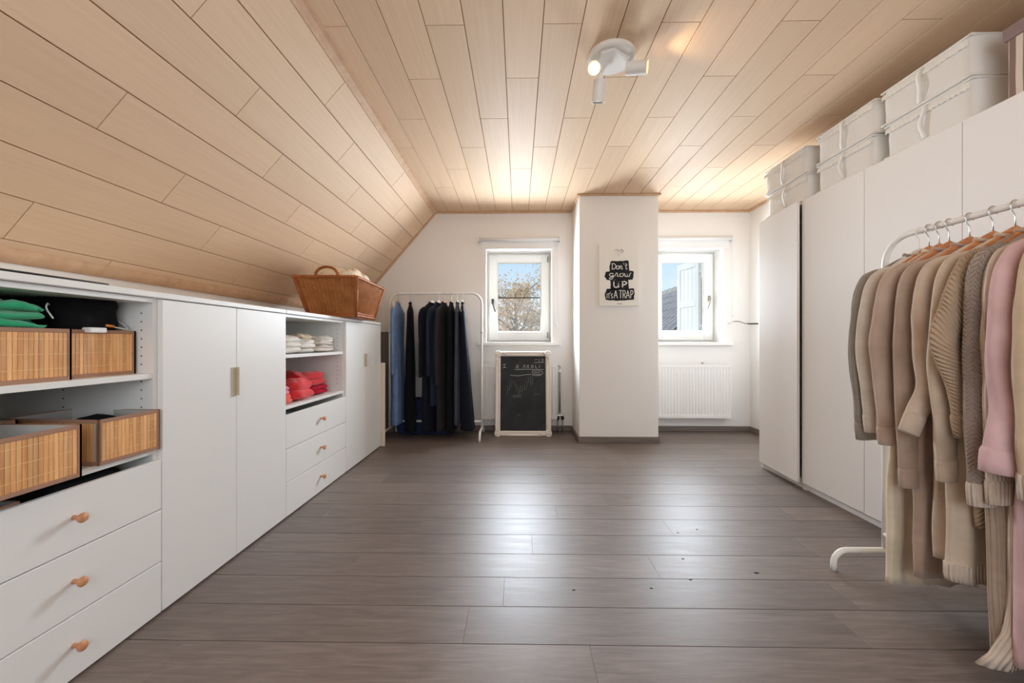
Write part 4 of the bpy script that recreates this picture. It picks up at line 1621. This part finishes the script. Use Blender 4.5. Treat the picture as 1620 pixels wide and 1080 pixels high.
def word(chars, x, base, hgt, wds, gap, w):
    items = []
    for ch, cw in zip(chars, wds):
        items.append((x, base, cw, hgt, G[ch]))
        x += cw + gap
    from_bm('lettering', letters(items, w), 'poster_letter', po)


word("Don't", 0.315, 0.405, 0.090, (0.115, 0.075, 0.09, 0.03, 0.075), 0.004, 0.0062)
word('grow', 0.245, 0.525, 0.085, (0.145, 0.11, 0.115, 0.15), 0.006, 0.0062)
word('UP', 0.355, 0.700, 0.095, (0.16, 0.14), 0.045, 0.0105)
word("IT", 0.185, 0.875, 0.075, (0.03, 0.055), 0.004, 0.0055)
word("'", 0.268, 0.865, 0.085, (0.03,), 0.004, 0.0045)
word("S", 0.295, 0.875, 0.072, (0.05,), 0.004, 0.0055)
word('A', 0.375, 0.875, 0.125, (0.085,), 0.0, 0.0062)
word('TRAP', 0.50, 0.875, 0.125, (0.075, 0.08, 0.085, 0.08), 0.012, 0.0062)
box('caption', PX(0.45, 0.968)[:1] + (y0 - 0.0008,) + PX(0.45, 0.968)[1:], PX(0.57, 0.960)[:1] + (y0,) + PX(0.57, 0.960)[1:], 'caption_grey', po, 0)


# ------------------------------------------------------------------ clothes racks
def rack(label, loc, rotz, L, H=1.50, W=0.46):
    """local: top bar along y"""
    r = thing('clothes_rack', label, 'clothes rack', loc, rotz)
    hl = L / 2
    rr_ = 0.11
    P = [(0, -hl, 0.10), (0, -hl, 0.5), (0, -hl, H - rr_)]
    for k in range(1, 9):
        a = pi / 2 * k / 8
        P.append((0, -hl + rr_ - rr_ * cos(a), H - rr_ + rr_ * sin(a)))
    P2 = [(p[0], -p[1], p[2]) for p in P][::-1]
    tube('top_bar', P + P2, 0.0125, 'metal_white', r, 14)
    for s in (-1, 1):
        q_ = []
        for t in (-1, 1):
            pts_ = [(t * W / 2, s * hl, 0.0), (t * W / 2, s * hl, 0.03)]
            for k in range(1, 7):
                a = pi / 2 * k / 6
                pts_.append((t * (W / 2 - 0.06 + 0.06 * cos(a)), s * hl, 0.03 + 0.06 * sin(a)))
            q_.append(pts_)
        tube('foot_bar', q_[0] + q_[1][::-1], 0.0125, 'metal_white', r, 12)
    tube('low_bar', [(0, -hl, 0.165), (0, hl, 0.165)], 0.0125, 'metal_white', r, 12)
    for s in (-1, 1):
        lathe('collar', [(0.016, 0), (0.016, 0.03)], 'metal_white', r, (0, s * hl, 1.12), (0, 0, 1), 14)
        tube('collar_screw', [(0, s * hl, 1.135), (0.022 if s < 0 else -0.022, s * hl, 1.135)], 0.005, 'metal_white', r, 8)
    # small hook pegs under the bar
    return r


RX, RZ = 1.652, 1.485
rack('white metal clothes rack holding the beige and pink knitwear', (RX, 1.325, 0), 0.0, 0.99, RZ)
rack('white metal clothes rack holding the blue and black dresses', (-0.897, 4.31, 0), pi / 2, 1.0, 1.55)


def hanger(label, loc, rotz, wood='hanger_wood', hw=0.205, group=None):
    """local: bar of the rack passes through the origin along y; shoulders along x"""
    r = thing('hanger', label, 'hanger', loc, rotz, group)
    P = [(0.012, 0, -0.011)]
    for k in range(0, 13):
        a = R(-20 + 220 * k / 12)
        P.append((0.0155 * cos(a), 0, 0.0155 * sin(a) + 0.0))
    P += [(-0.011, 0, -0.020), (-0.002, 0, -0.033), (0.0, 0, -0.045), (0.0, 0, -0.085)]
    tube('hook', P, 0.0019, 'steel' if wood == 'hanger_wood' else wood, r, 8)
    prof = []
    n_ = 18
    top, bot = [], []
    for k in range(n_ + 1):
        u = -1 + 2 * k / n_
        au = abs(u)
        zt = -0.070 - 0.118 * au ** 1.1 - (0.006 if au > .95 else 0)
        th = 0.050 * (1 - au) ** 1.3 + 0.012
        top.append((u * hw, zt))
        bot.append((u * hw, zt - th))
    bm = bmesh.new()
    cols = []
    for (x, zt), (_, zb) in zip(top, bot):
        au = abs(x) / hw
        hy = 0.0075 + 0.009 * au ** 2
        cols.append([bm.verts.new((x, -hy * .6, zt)), bm.verts.new((x, hy * .6, zt)), bm.verts.new((x, hy, (zt * .7 + zb * .3))), bm.verts.new((x, hy, zb)), bm.verts.new((x, -hy, zb)), bm.verts.new((x, -hy, zt * .7 + zb * .3))])
    for a, b in zip(cols, cols[1:]):
        for k in range(6):
            bm.faces.new((a[k], a[(k + 1) % 6], b[(k + 1) % 6], b[k]))
    bm.faces.new(cols[0])
    bm.faces.new(cols[-1][::-1])
    auto_smooth(from_bm('shoulder_bar', bm, wood, r), 40)
    return r


def loft(name, rings, mat, parent, v_len, cap=True):
    """skin rings of equal count; uv in metres"""
    n_ = len(rings[0])
    verts = [p for rg in rings for p in rg]
    faces, uvs = [], []
    us = []
    mid = rings[len(rings) // 2]
    acc = [0.0]
    for k in range(n_):
        acc.append(acc[-1] + (Vector(mid[(k + 1) % n_]) - Vector(mid[k])).length)
    for j in range(len(rings) - 1):
        for k in range(n_):
            faces.append((j * n_ + k, j * n_ + (k + 1) % n_, (j + 1) * n_ + (k + 1) % n_, (j + 1) * n_ + k))
            uvs.append(((acc[k], v_len[j]), (acc[k + 1], v_len[j]), (acc[k + 1], v_len[j + 1]), (acc[k], v_len[j + 1])))
    if cap:
        for j in (0, len(rings) - 1):
            f = list(range(j * n_, j * n_ + n_))
            faces.append(tuple(f if j else f[::-1]))
            uvs.append(tuple((0.0, 0.0) for _ in f))
    return pydata(name, verts, faces, mat, parent, True, uvs)


def garment(name, label, loc, rotz, body_mat, hem, sleeve=None, sw=0.20, hemw=0.20, th=0.020, hemth=None, cuff_mat=None,
            fold=0.006, seed=1.0, group=None, cat='clothes', elbow=0.0, end_bend=0.0, sleeve_r=(0.047, 0.035), neck=0.06, hem_band=None,
            ruffle=False, sleeve_mat=None, top=-0.105, sag=0.0, lean=0.0, flare=0.0):
    """hanging garment: origin on the rack bar, width along local x. hem and sleeve are drops below the bar in metres"""
    r = thing(name, label, cat, loc, rotz, group)
    n_ = 56
    hemth = hemth or th * 1.25
    sh = top - 0.085
    levels = [top - 0.085 * k / 7 for k in range(7)] + [sh + (-hem - sh) * k / 34 for k in range(35)]
    rings, vl = [], []
    for z in levels:
        if z > sh:
            s_ = (top - z) / 0.085
            hw = neck + (sw - neck) * s_ ** 0.85
            t_ = 0.008 + (th - 0.008) * s_
            tt = 0.0
        else:
            tt = (sh - z) / (hem + sh)
            hw = sw + (hemw - sw) * tt
            # drawn in a little under the arms
            hw -= 0.025 * sin(pi * min(1, tt * 1.6)) * (1 if sleeve else 0.3)
            t_ = th + (hemth - th) * tt
            hw += flare * max(0.0, (tt - 0.86) / 0.14) ** 1.5
        ring = []
        for k in range(n_):
            a = 2 * pi * k / n_
            x = hw * sgn_pow(cos(a), 0.75)
            y = t_ * sgn_pow(sin(a), 0.8)
            amp = fold * min(1.0, tt * 2.2)
            ph = 2 * pi * x / 0.105 + seed * 2.1 + 1.4 * tt + 1.2 * noise.noise(Vector((x * 3, z * 1.5, seed)))
            y += amp * sin(ph) + amp * 0.5 * sin(ph * 2.3 + seed)
            x += 0.010 * noise.noise(Vector((seed, z * 5, k * 0.08))) * min(1, tt * 3)
            y += lean * tt
            dz = -sag * tt * (0.5 + 0.5 * sin(x * 14 + seed))
            if ruffle and 0.02 < tt < 0.30 and cos(a) < -0.6:
                x -= 0.022 * (0.6 + 0.4 * sin(tt * 120)) * sin(pi * (tt - 0.02) / 0.28)
            ring.append((x, y, z + dz))
        rings.append(ring)
        vl.append(-z)
    loft('body', rings, body_mat, r, vl)
    # collar band
    bm = bmesh.new()
    P = [(neck * cos(2 * pi * k / 24), 0.014 * sin(2 * pi * k / 24), top + 0.004 - 0.012 * abs(sin(2 * pi * k / 24)) + 0.004) for k in range(25)]
    add_tube(bm, P, 0.0065, 8, False)
    from_bm('collar', bm, body_mat, r, True)
    if hem_band:
        rg, v2 = [], []
        for j in range(4):
            z = -hem + 0.055 - 0.0585 * j / 3
            base_ = rings[-1]
            rg.append([(p[0] * (1.012 - .02 * (j == 3)), p[1] * 1.10, p[2] - (-hem) + z) for p in base_])
            v2.append(-z)
        loft('hem_band', rg, hem_band, r, v2)
    if sleeve:
        for s in (-1, 1):
            x0 = sw - 0.030
            end = -sleeve
            mid = (sh + end) / 2
            yb_ = 0.006 * sin(seed * 5 + s)
            path = [(s * (sw - 0.085), 0, sh + 0.022), (s * (sw - 0.028), 0, sh - 0.006), (s * (sw + 0.012), 0, sh - 0.062), (s * (sw + 0.026 + elbow * 0.4), yb_, sh + (end - sh) * 0.30),
                    (s * (sw + 0.026 + elbow), yb_ * 1.5, sh + (end - sh) * 0.52), (s * (sw + 0.022 + elbow * 0.2), yb_ * 0.6, sh + (end - sh) * 0.80),
                    (s * (sw + 0.018 + end_bend), yb_ * 0.2, end)]
            C = catmull(path, 8)
            rg, v2 = [], []
            ns = 24
            L_ = 0.0
            for i, p in enumerate(C):
                t = i / (len(C) - 1)
                tg = (C[min(i + 1, len(C) - 1)] - C[max(i - 1, 0)]).normalized()
                side = Vector((0, 1, 0)).cross(tg).normalized()
                fy = tg.cross(side)
                ra = sleeve_r[0] + (sleeve_r[1] - sleeve_r[0]) * t
                ra *= min(1.0, 0.42 + i * 0.052)
                ry = ra * 0.48
                if i:
                    L_ += (p - C[i - 1]).length
                ring = []
                for k in range(ns):
                    a = 2 * pi * k / ns
                    wr = 1 + 0.10 * noise.noise(Vector((cos(a) * 1.5 + seed, sin(a) * 1.5 + s, t * 7))) + 0.022 * sin(t * 30 + 3 * cos(a) + seed) * min(1, t * 2) * (t > 0.45)
                    ring.append(tuple(p + side * (ra * wr * cos(a)) + fy * (ry * wr * sin(a))))
                rg.append(ring)
                v2.append(L_)
            sl = loft('sleeve', rg, sleeve_mat or body_mat, r, v2)
            # cuff
            tg = (C[-1] - C[-2]).normalized()
            side = Vector((0, 1, 0)).cross(tg).normalized()
            fy = tg.cross(side)
            rg2, v3 = [], []
            for off, k_ in ((-0.012, 1.02), (0.0, 1.07), (0.028, 1.05), (0.058, 1.0), (0.060, 0.9)):
                p = C[-1] + tg * off
                rg2.append([tuple(p + side * (sleeve_r[1] * k_ * cos(2 * pi * k / ns)) + fy * (sleeve_r[1] * 0.52 * k_ * sin(2 * pi * k / ns))) for k in range(ns)])
                v3.append(off + 0.1)
            loft('cuff', rg2, cuff_mat or body_mat, sl, v3)
    return r


gR = 'knitwear on the white rack'
gH = 'hangers on the white rack'
right = [
    # y, name, label, body, hem drop, sleeve drop, kwargs
    (1.668, 'cardigan', 'ash grey ribbed cardigan hanging at the wardrobe end of the rack', 'knit_ash', 0.86, 0.80, dict(sw=0.205, hemw=0.19, elbow=0.01)),
    (1.628, 'sweater', 'pale oatmeal sweater hanging next to the ash grey cardigan', 'knit_oat', 0.80, 0.76, dict(sw=0.205, hemw=0.20, elbow=0.012)),
    (1.590, 'dress', 'long cream dress whose hem shows below the taupe knitwear', 'knit_cream', 1.395, None, dict(sw=0.185, hemw=0.215, fold=0.010, hemth=0.030)),
    (1.553, 'sweater', 'taupe sweater with full sleeves hanging beside the pale oatmeal one', 'knit_taupe', 0.95, 0.79, dict(sw=0.205, hemw=0.19, sleeve_r=(0.050, 0.046), elbow=0.014)),
    (1.484, 'knit_dress', 'long mocha knitted dress hanging to shin height', 'knit_mocha', 1.315, 0.93, dict(sw=0.200, hemw=0.205)),
    (1.412, 'sweater', 'sand coloured sweater with one turned-back cuff', 'knit_sand', 1.21, 0.72, dict(sw=0.205, hemw=0.195, end_bend=0.045)),
    (1.350, 'sweater', 'smooth dune beige sweater with ribbed hem', 'knit_dune', 1.245, 0.86, dict(sw=0.205, hemw=0.225, elbow=0.012, hem_band='knit_stripe', hemth=0.032)),
    (1.297, 'cardigan', 'camel brown cardigan in diagonal knit with bent sleeve', 'knit_camel', 1.05, 0.70, dict(sw=0.205, hemw=0.19, elbow=0.055, sleeve_r=(0.052, 0.040))),
    (1.250, 'cable_cardigan', 'long plaited cable-knit cardigan with ribbed skirt', 'knit_plait_rib', 1.405, 0.90, dict(sw=0.205, hemw=0.195, sleeve_mat='knit_plait', cuff_mat='knit_stripe', sleeve_r=(0.054, 0.042), hemth=0.034)),
    (1.213, 'knit_dress', 'long shell beige ribbed dress with flared hem beside the pink dress', 'knit_shell', 1.425, 0.88, dict(sw=0.200, hemw=0.185, cuff_mat='knit_shell', flare=0.085)),
    (1.175, 'dress', 'long pink dress with wide sleeves', 'cloth_pink', 1.400, 0.78, dict(sw=0.200, hemw=0.205, elbow=0.012, end_bend=0.02, sleeve_r=(0.050, 0.066), hemth=0.034, fold=0.010)),
    (1.118, 'cardigan', 'beige cardigan with striped cuffs hanging past the pink dress', 'knit_beige', 1.20, 0.83, dict(sw=0.205, hemw=0.20, cuff_mat='knit_stripe', sleeve_r=(0.052, 0.050), elbow=0.015)),
    (1.060, 'coat', 'off-white long coat reaching almost to the floor', 'knit_ivory', 1.430, 0.84, dict(sw=0.205, hemw=0.235, hemth=0.036)),
]
for i, (y, nm, lab, bm_, hem, slv, kw) in enumerate(right):
    th = 0.0175
    garment(nm, lab, (RX, y, RZ), 0.0, bm_, hem, slv, th=th, seed=1.7 + i * 1.31, group=gR, **kw)
    hanger('wooden hanger under the ' + lab.split(' hanging')[0].split(' with ')[0].split(' whose')[0].split(' in ')[0].split(' reaching')[0], (RX, y, RZ), 0.0, 'hanger_wood' if i else 'hanger_white', 0.185, gH)
bpy.data.objects['hanger']['label'] = 'white hanger under the ash grey ribbed cardigan'

# rack of dark clothes: turned a quarter so that the shoulders face the room
gB = 'dark clothes on the rack by the window'
gI = 'hangers on the rack of dark clothes'
BZ = 1.55
back = [
    (-1.305, 'dress', 'long blue knitted dress with long sleeve', 'cloth_blue', 1.40, 0.80, dict(sw=0.20, hemw=0.17, th=0.030, hemth=0.05), 'hanger_wood', 'wooden hanger inside the blue dress'),
    (-1.175, 'dress', 'long black dress with ruffled sleeve edge next to the blue dress', 'cloth_black', 1.47, None, dict(sw=0.18, hemw=0.19, th=0.034, hemth=0.060, ruffle=True), 'hanger_blue', 'light blue hanger inside the black ruffled dress'),
    (-0.935, 'dress', 'inky black dress with a sleeve ending in a small frill', 'cloth_ink', 1.48, 0.83, dict(sw=0.20, hemw=0.17, th=0.034, hemth=0.055), 'hanger_white', 'white hanger inside the inky frilled-sleeve dress'),
    (-0.865, 'blouse', 'navy blouse squeezed between the inky and charcoal dresses', 'cloth_navy', 1.20, 0.82, dict(sw=0.20, hemw=0.17, th=0.028, hemth=0.040), 'hanger_white', 'white hanger inside the navy blouse'),
    (-0.805, 'dress', 'charcoal dress with long sleeve', 'cloth_charcoal', 1.46, 0.92, dict(sw=0.19, hemw=0.17, th=0.030, hemth=0.042), 'hanger_wood', 'wooden hanger inside the charcoal dress'),
    (-0.725, 'dress', 'black dress hanging beside the satin slate one', 'cloth_black', 1.48, None, dict(sw=0.19, hemw=0.17, th=0.028, hemth=0.040), 'hanger_wood', 'wooden hanger inside the black dress beside the satin one'),
    (-0.660, 'dress', 'satin slate grey dress', 'cloth_slate', 1.40, None, dict(sw=0.17, hemw=0.16, th=0.024, hemth=0.034), 'hanger_white', 'white hanger inside the satin slate dress'),
    (-0.605, 'dress', 'flared black dress at the window end of the rack', 'cloth_ink', 1.45, None, dict(sw=0.16, hemw=0.19, th=0.026, hemth=0.075, lean=-0.055), 'hanger_white', 'white hanger inside the flared black dress'),
]
turn = (0.06, 0.30, -0.34, -0.28, -0.18, 0.0, 0.08, 0.14)
for i, (x, nm, lab, bm_, hem, slv, kw, hm, hl) in enumerate(back):
    garment(nm, lab, (x, 4.31, BZ), pi / 2 + turn[i], bm_, hem, slv, seed=30.3 + i * 1.7, group=gB, **kw)
    hanger(hl, (x, 4.31, BZ), pi / 2 + turn[i], hm, 0.17 if i < 5 else 0.15, gI)
hanger('white hanger hanging empty at the basket end of the rack', (-1.36, 4.31, BZ), pi / 2 + 0.35, 'hanger_white', 0.17, gI)

# navy bag on the floor behind the dresses
bg = thing('storage_bag', 'dark navy fabric bag on the floor behind the black dresses', 'bag', (-1.03, 4.46, 0.0))
bm = bmesh.new()
add_slab(bm, (0, 0, 0.20), 0.33, 0.085, 0.20, 4.4, 0.25, 0.25, 0.008, 48, 18)
for v_ in bm.verts:
    v_.co.z = max(v_.co.z, 0.0)
from_bm('body', bm, 'navy_bag', bg, True)
tube('zip', catmull([(-0.30, -0.06, 0.385), (-0.1, -0.062, 0.395), (0.15, -0.062, 0.393), (0.30, -0.06, 0.38)]), 0.006, 'black_plastic', bg, 8)
for sx in (-0.12, 0.12):
    tube('handle', catmull([(sx - 0.05, -0.09, 0.30), (sx - 0.03, -0.105, 0.22), (sx + 0.03, -0.105, 0.22), (sx + 0.05, -0.09, 0.30)]), 0.008, 'black_plastic', bg, 8)

# crumbs on the floor
for i, (x, y) in enumerate(((0.555, 1.672), (0.78, 1.90), (1.06, 1.79), (0.745, 1.735), (0.86, 2.16), (0.98, 2.20), (0.23, 1.655))):
    o = lathe('crumb', [(0.002, 0), (0.0045 if i != 2 else 0.008, 0.0005), (0.003, 0.0018), (0.0005, 0.002)], 'stain', None, (0, 0, 0), (0, 0, 1), 8, True, (x, y, 0))
    o.scale = (1.5, 0.8, 1)
    tag(o, 'tiny dark crumb on the grey-brown floor planks', 'crumb', 'crumbs on the floor')

# ------------------------------------------------------------------ outside
ground = struct(box('ground', (-60, YB + 1.0, -3.2), (60, 80, -3.0), 'lawn', bev=0))
# open shutter of the niche window
sh = thing('window_shutter', 'white panelled wooden shutter standing open outside the niche window', 'shutter', (2.262, 5.00, 0.98), R(101))
SWd, SHt = 0.46, 1.08
bm = bmesh.new()
add_box(bm, (0, -0.018, 0), (0.065, 0.018, SHt), 0.003)
add_box(bm, (SWd - 0.065, -0.018, 0), (SWd, 0.018, SHt), 0.003)
for z0_, z1_ in ((0, 0.09), (SHt * 0.46, SHt * 0.46 + 0.08), (SHt - 0.085, SHt)):
    add_box(bm, (0.065, -0.018, z0_), (SWd - 0.065, 0.018, z1_), 0.003)
from_bm('shutter_frame', bm, 'shutter_white', sh)
for z0_, z1_ in ((0.09, SHt * 0.46), (SHt * 0.46 + 0.08, SHt - 0.085)):
    n_ = 4
    wd_ = (SWd - 0.13) / n_
    for k in range(n_):
        box('board', (0.065 + k * wd_ + 0.002, -0.008, z0_), (0.065 + (k + 1) * wd_ - 0.002, 0.008, z1_), 'shutter_white', sh, 0.002)
for z_ in (0.2, 0.88):
    hg = tube('hinge', [(-0.01, 0.0, z_), (-0.01, 0.0, z_ + 0.08)], 0.010, 'shutter_white', sh, 8)
    tube('pintle', [(-0.01, 0.0, z_ + 0.04), (-0.085, 0.0, z_ + 0.04)], 0.008, 'shutter_white', hg, 8)

# neighbouring house: ridge runs away from the viewer, roof falls to the left
nh = thing('neighbour_house', 'neighbouring house with grey tiled roof outside the niche window', 'house', (4.6, 8.0, -3.0))
pitch = R(40)
ridge_z = 2.53 + 3.0
RL = 7.4
down = 5.2
bm = bmesh.new()
add_box(bm, (-3.4, 0.15, 0.0), (3.4, RL - 0.15, ridge_z - 3.6 * math.tan(pitch) + 0.5))
from_bm('wall', bm, 'house_wall', nh)
bm = bmesh.new()
va = [bm.verts.new(p) for p in ((0, 0, ridge_z - 0.06), (-down * cos(pitch), 0, ridge_z - 0.06 - down * sin(pitch)), (-down * cos(pitch), RL, ridge_z - 0.06 - down * sin(pitch)), (0, RL, ridge_z - 0.06),
                                (down * cos(pitch), 0, ridge_z - 0.06 - down * sin(pitch)), (down * cos(pitch), RL, ridge_z - 0.06 - down * sin(pitch)))]
bm.faces.new((va[0], va[1], va[2], va[3]))
bm.faces.new((va[0], va[3], va[5], va[4]))
bm.faces.new((va[0], va[4], va[1]))
bm.faces.new((va[3], va[2], va[5]))
bm.faces.new((va[1], va[4], va[5], va[2]))
rf = from_bm('roof', bm, 'roof_tile', nh)
TW, TL = 0.30, 0.36
bm = bmesh.new()
prof = []
for k in range(9):
    u = k / 8
    prof.append((u * TW, 0.080 * sin(pi * min(1, u / 0.5)) if u < 0.5 else -0.02 * sin(pi * (u - 0.5) / 0.5)))
ra = [bm.verts.new((0.0, y_, z_ + 0.012)) for y_, z_ in prof]
rb = [bm.verts.new((TL + 0.05, y_, z_ + 0.045)) for y_, z_ in prof]
rc = [bm.verts.new((TL + 0.05, y_, z_ + 0.015)) for y_, z_ in prof]
for a, b in ((ra, rb), (rb, rc)):
    for k in range(8):
        bm.faces.new((a[k], a[k + 1], b[k + 1], b[k]))
bmesh.ops.recalc_face_normals(bm, faces=bm.faces)
tile_me = bpy.data.meshes.new('roof_tile')
bm.to_mesh(tile_me)
bm.free()
tile_me.materials.append(M['roof_tile'])
# local x of a tile runs down the slope
for i in range(9):
    for j in range(24):
        o = bpy.data.objects.new('roof_tile', tile_me)
        d = i * TL + 0.04
        o.location = (-d * cos(pitch), 0.05 + j * TW + TW, ridge_z - 0.055 - d * sin(pitch))
        o.rotation_euler = (0, pitch, pi)
        o.parent = rf
        COL.objects.link(o)
bm = bmesh.new()
bm.free()
for j in range(20):
    bm = bmesh.new()
    add_tube(bm, [(0, j * 0.37, ridge_z - 0.02), (0, j * 0.37 + 0.41, ridge_z - 0.035)], [0.125, 0.105], 12)
    from_bm('ridge_tile', bm, 'ridge_tile', nh, True)
an = thing('roof_antenna', 'thin metal aerial on the far roof outside the niche window', 'antenna', (6.55, 17.2, 2.0))
tube('mast', [(0, 0, -1.0), (0, 0, 1.25)], 0.02, 'pipe_grey', an, 6)
for k, z_ in enumerate((0.55, 0.8, 1.05, 1.2)):
    tube('crossbar', [(-0.42 + k * .07, 0, z_ - 0.12), (0.42 - k * .07, 0, z_ + 0.08)], 0.012, 'pipe_grey', an, 6)
fh = thing('far_house', 'far house with slate blue roof behind the tiled roof', 'house', (7.6, 20, -3.0))
box('wall', (-4, 0, 0), (4, 5, 3.2), 'house_wall', fh, 0)
bm = bmesh.new()
va = [bm.verts.new(p) for p in ((-4.3, -0.3, 3.1), (4.3, -0.3, 3.1), (4.3, 2.5, 5.75), (-4.3, 2.5, 5.75), (-4.3, 5.3, 3.1), (4.3, 5.3, 3.1))]
for f in ((0, 1, 2, 3), (3, 2, 5, 4), (0, 3, 4), (1, 5, 2), (0, 4, 5, 1)):
    bm.faces.new([va[k] for k in f])
from_bm('roof', bm, 'far_roof', fh)

# autumn tree outside the gable window
tr = thing('autumn_tree', 'leafy autumn tree with orange-brown leaves outside the gable window', 'tree', (-0.15, 19.2, -3.0))
tr.scale = (1.3, 1.3, 1.28)
q = random.Random(21)
bm = bmesh.new()
add_tube(bm, catmull([(0, 0, 0), (0.05, 0, 1.2), (-0.05, 0.05, 2.4), (0.05, 0, 3.4), (0.0, 0, 4.6)]), [0.22 - 0.19 * k / 32 for k in range(33)], 8)
from_bm('trunk', bm, 'bark', tr, True)
tips = []
bm = bmesh.new()
for k in range(46):
    z = q.uniform(1.9, 4.4)
    a = q.uniform(0, 2 * pi)
    L = q.uniform(1.0, 2.3) * (1.0 - max(0, z - 3.4) * 0.35)
    p0 = Vector((0, 0, z))
    p2 = p0 + Vector((cos(a) * L, sin(a) * L, L * q.uniform(0.25, 0.8)))
    p1 = (p0 + p2) / 2 + Vector((q.uniform(-.15, .15), q.uniform(-.15, .15), q.uniform(0, .2)))
    C = catmull([p0, p1, p2], 4)
    add_tube(bm, C, [0.035 - 0.03 * i / (len(C) - 1) for i in range(len(C))], 5)
    tips += [p1, p2, (p1 + p2) / 2]
    for m_ in range(3):
        s0 = C[q.randint(3, len(C) - 1)]
        e_ = s0 + Vector((q.uniform(-.55, .55), q.uniform(-.55, .55), q.uniform(0.0, .55)))
        add_tube(bm, [s0, (s0 + e_) / 2 + Vector((0, 0, .04)), e_], [0.010, 0.007, 0.003], 4)
        tips += [e_, (s0 + e_) / 2]
from_bm('branches', bm, 'bark', tr, True)
verts, faces = [], []
for k in range(9500):
    c_ = q.choice(tips)
    p = c_ + Vector((q.gauss(0, .22), q.gauss(0, .22), q.gauss(0, .2)))
    a = Vector((q.uniform(-1, 1), q.uniform(-1, 1), q.uniform(-1, 1))).normalized()
    b = a.orthogonal().normalized()
    s_ = q.uniform(0.030, 0.052)
    i0 = len(verts)
    verts += [p - a * s_ * 1.3, p + b * s_ * .7, p + a * s_ * 1.3, p - b * s_ * .7]
    faces.append((i0, i0 + 1, i0 + 2, i0 + 3))
pydata('foliage', verts, faces, 'leaf', tr)['kind'] = 'stuff'
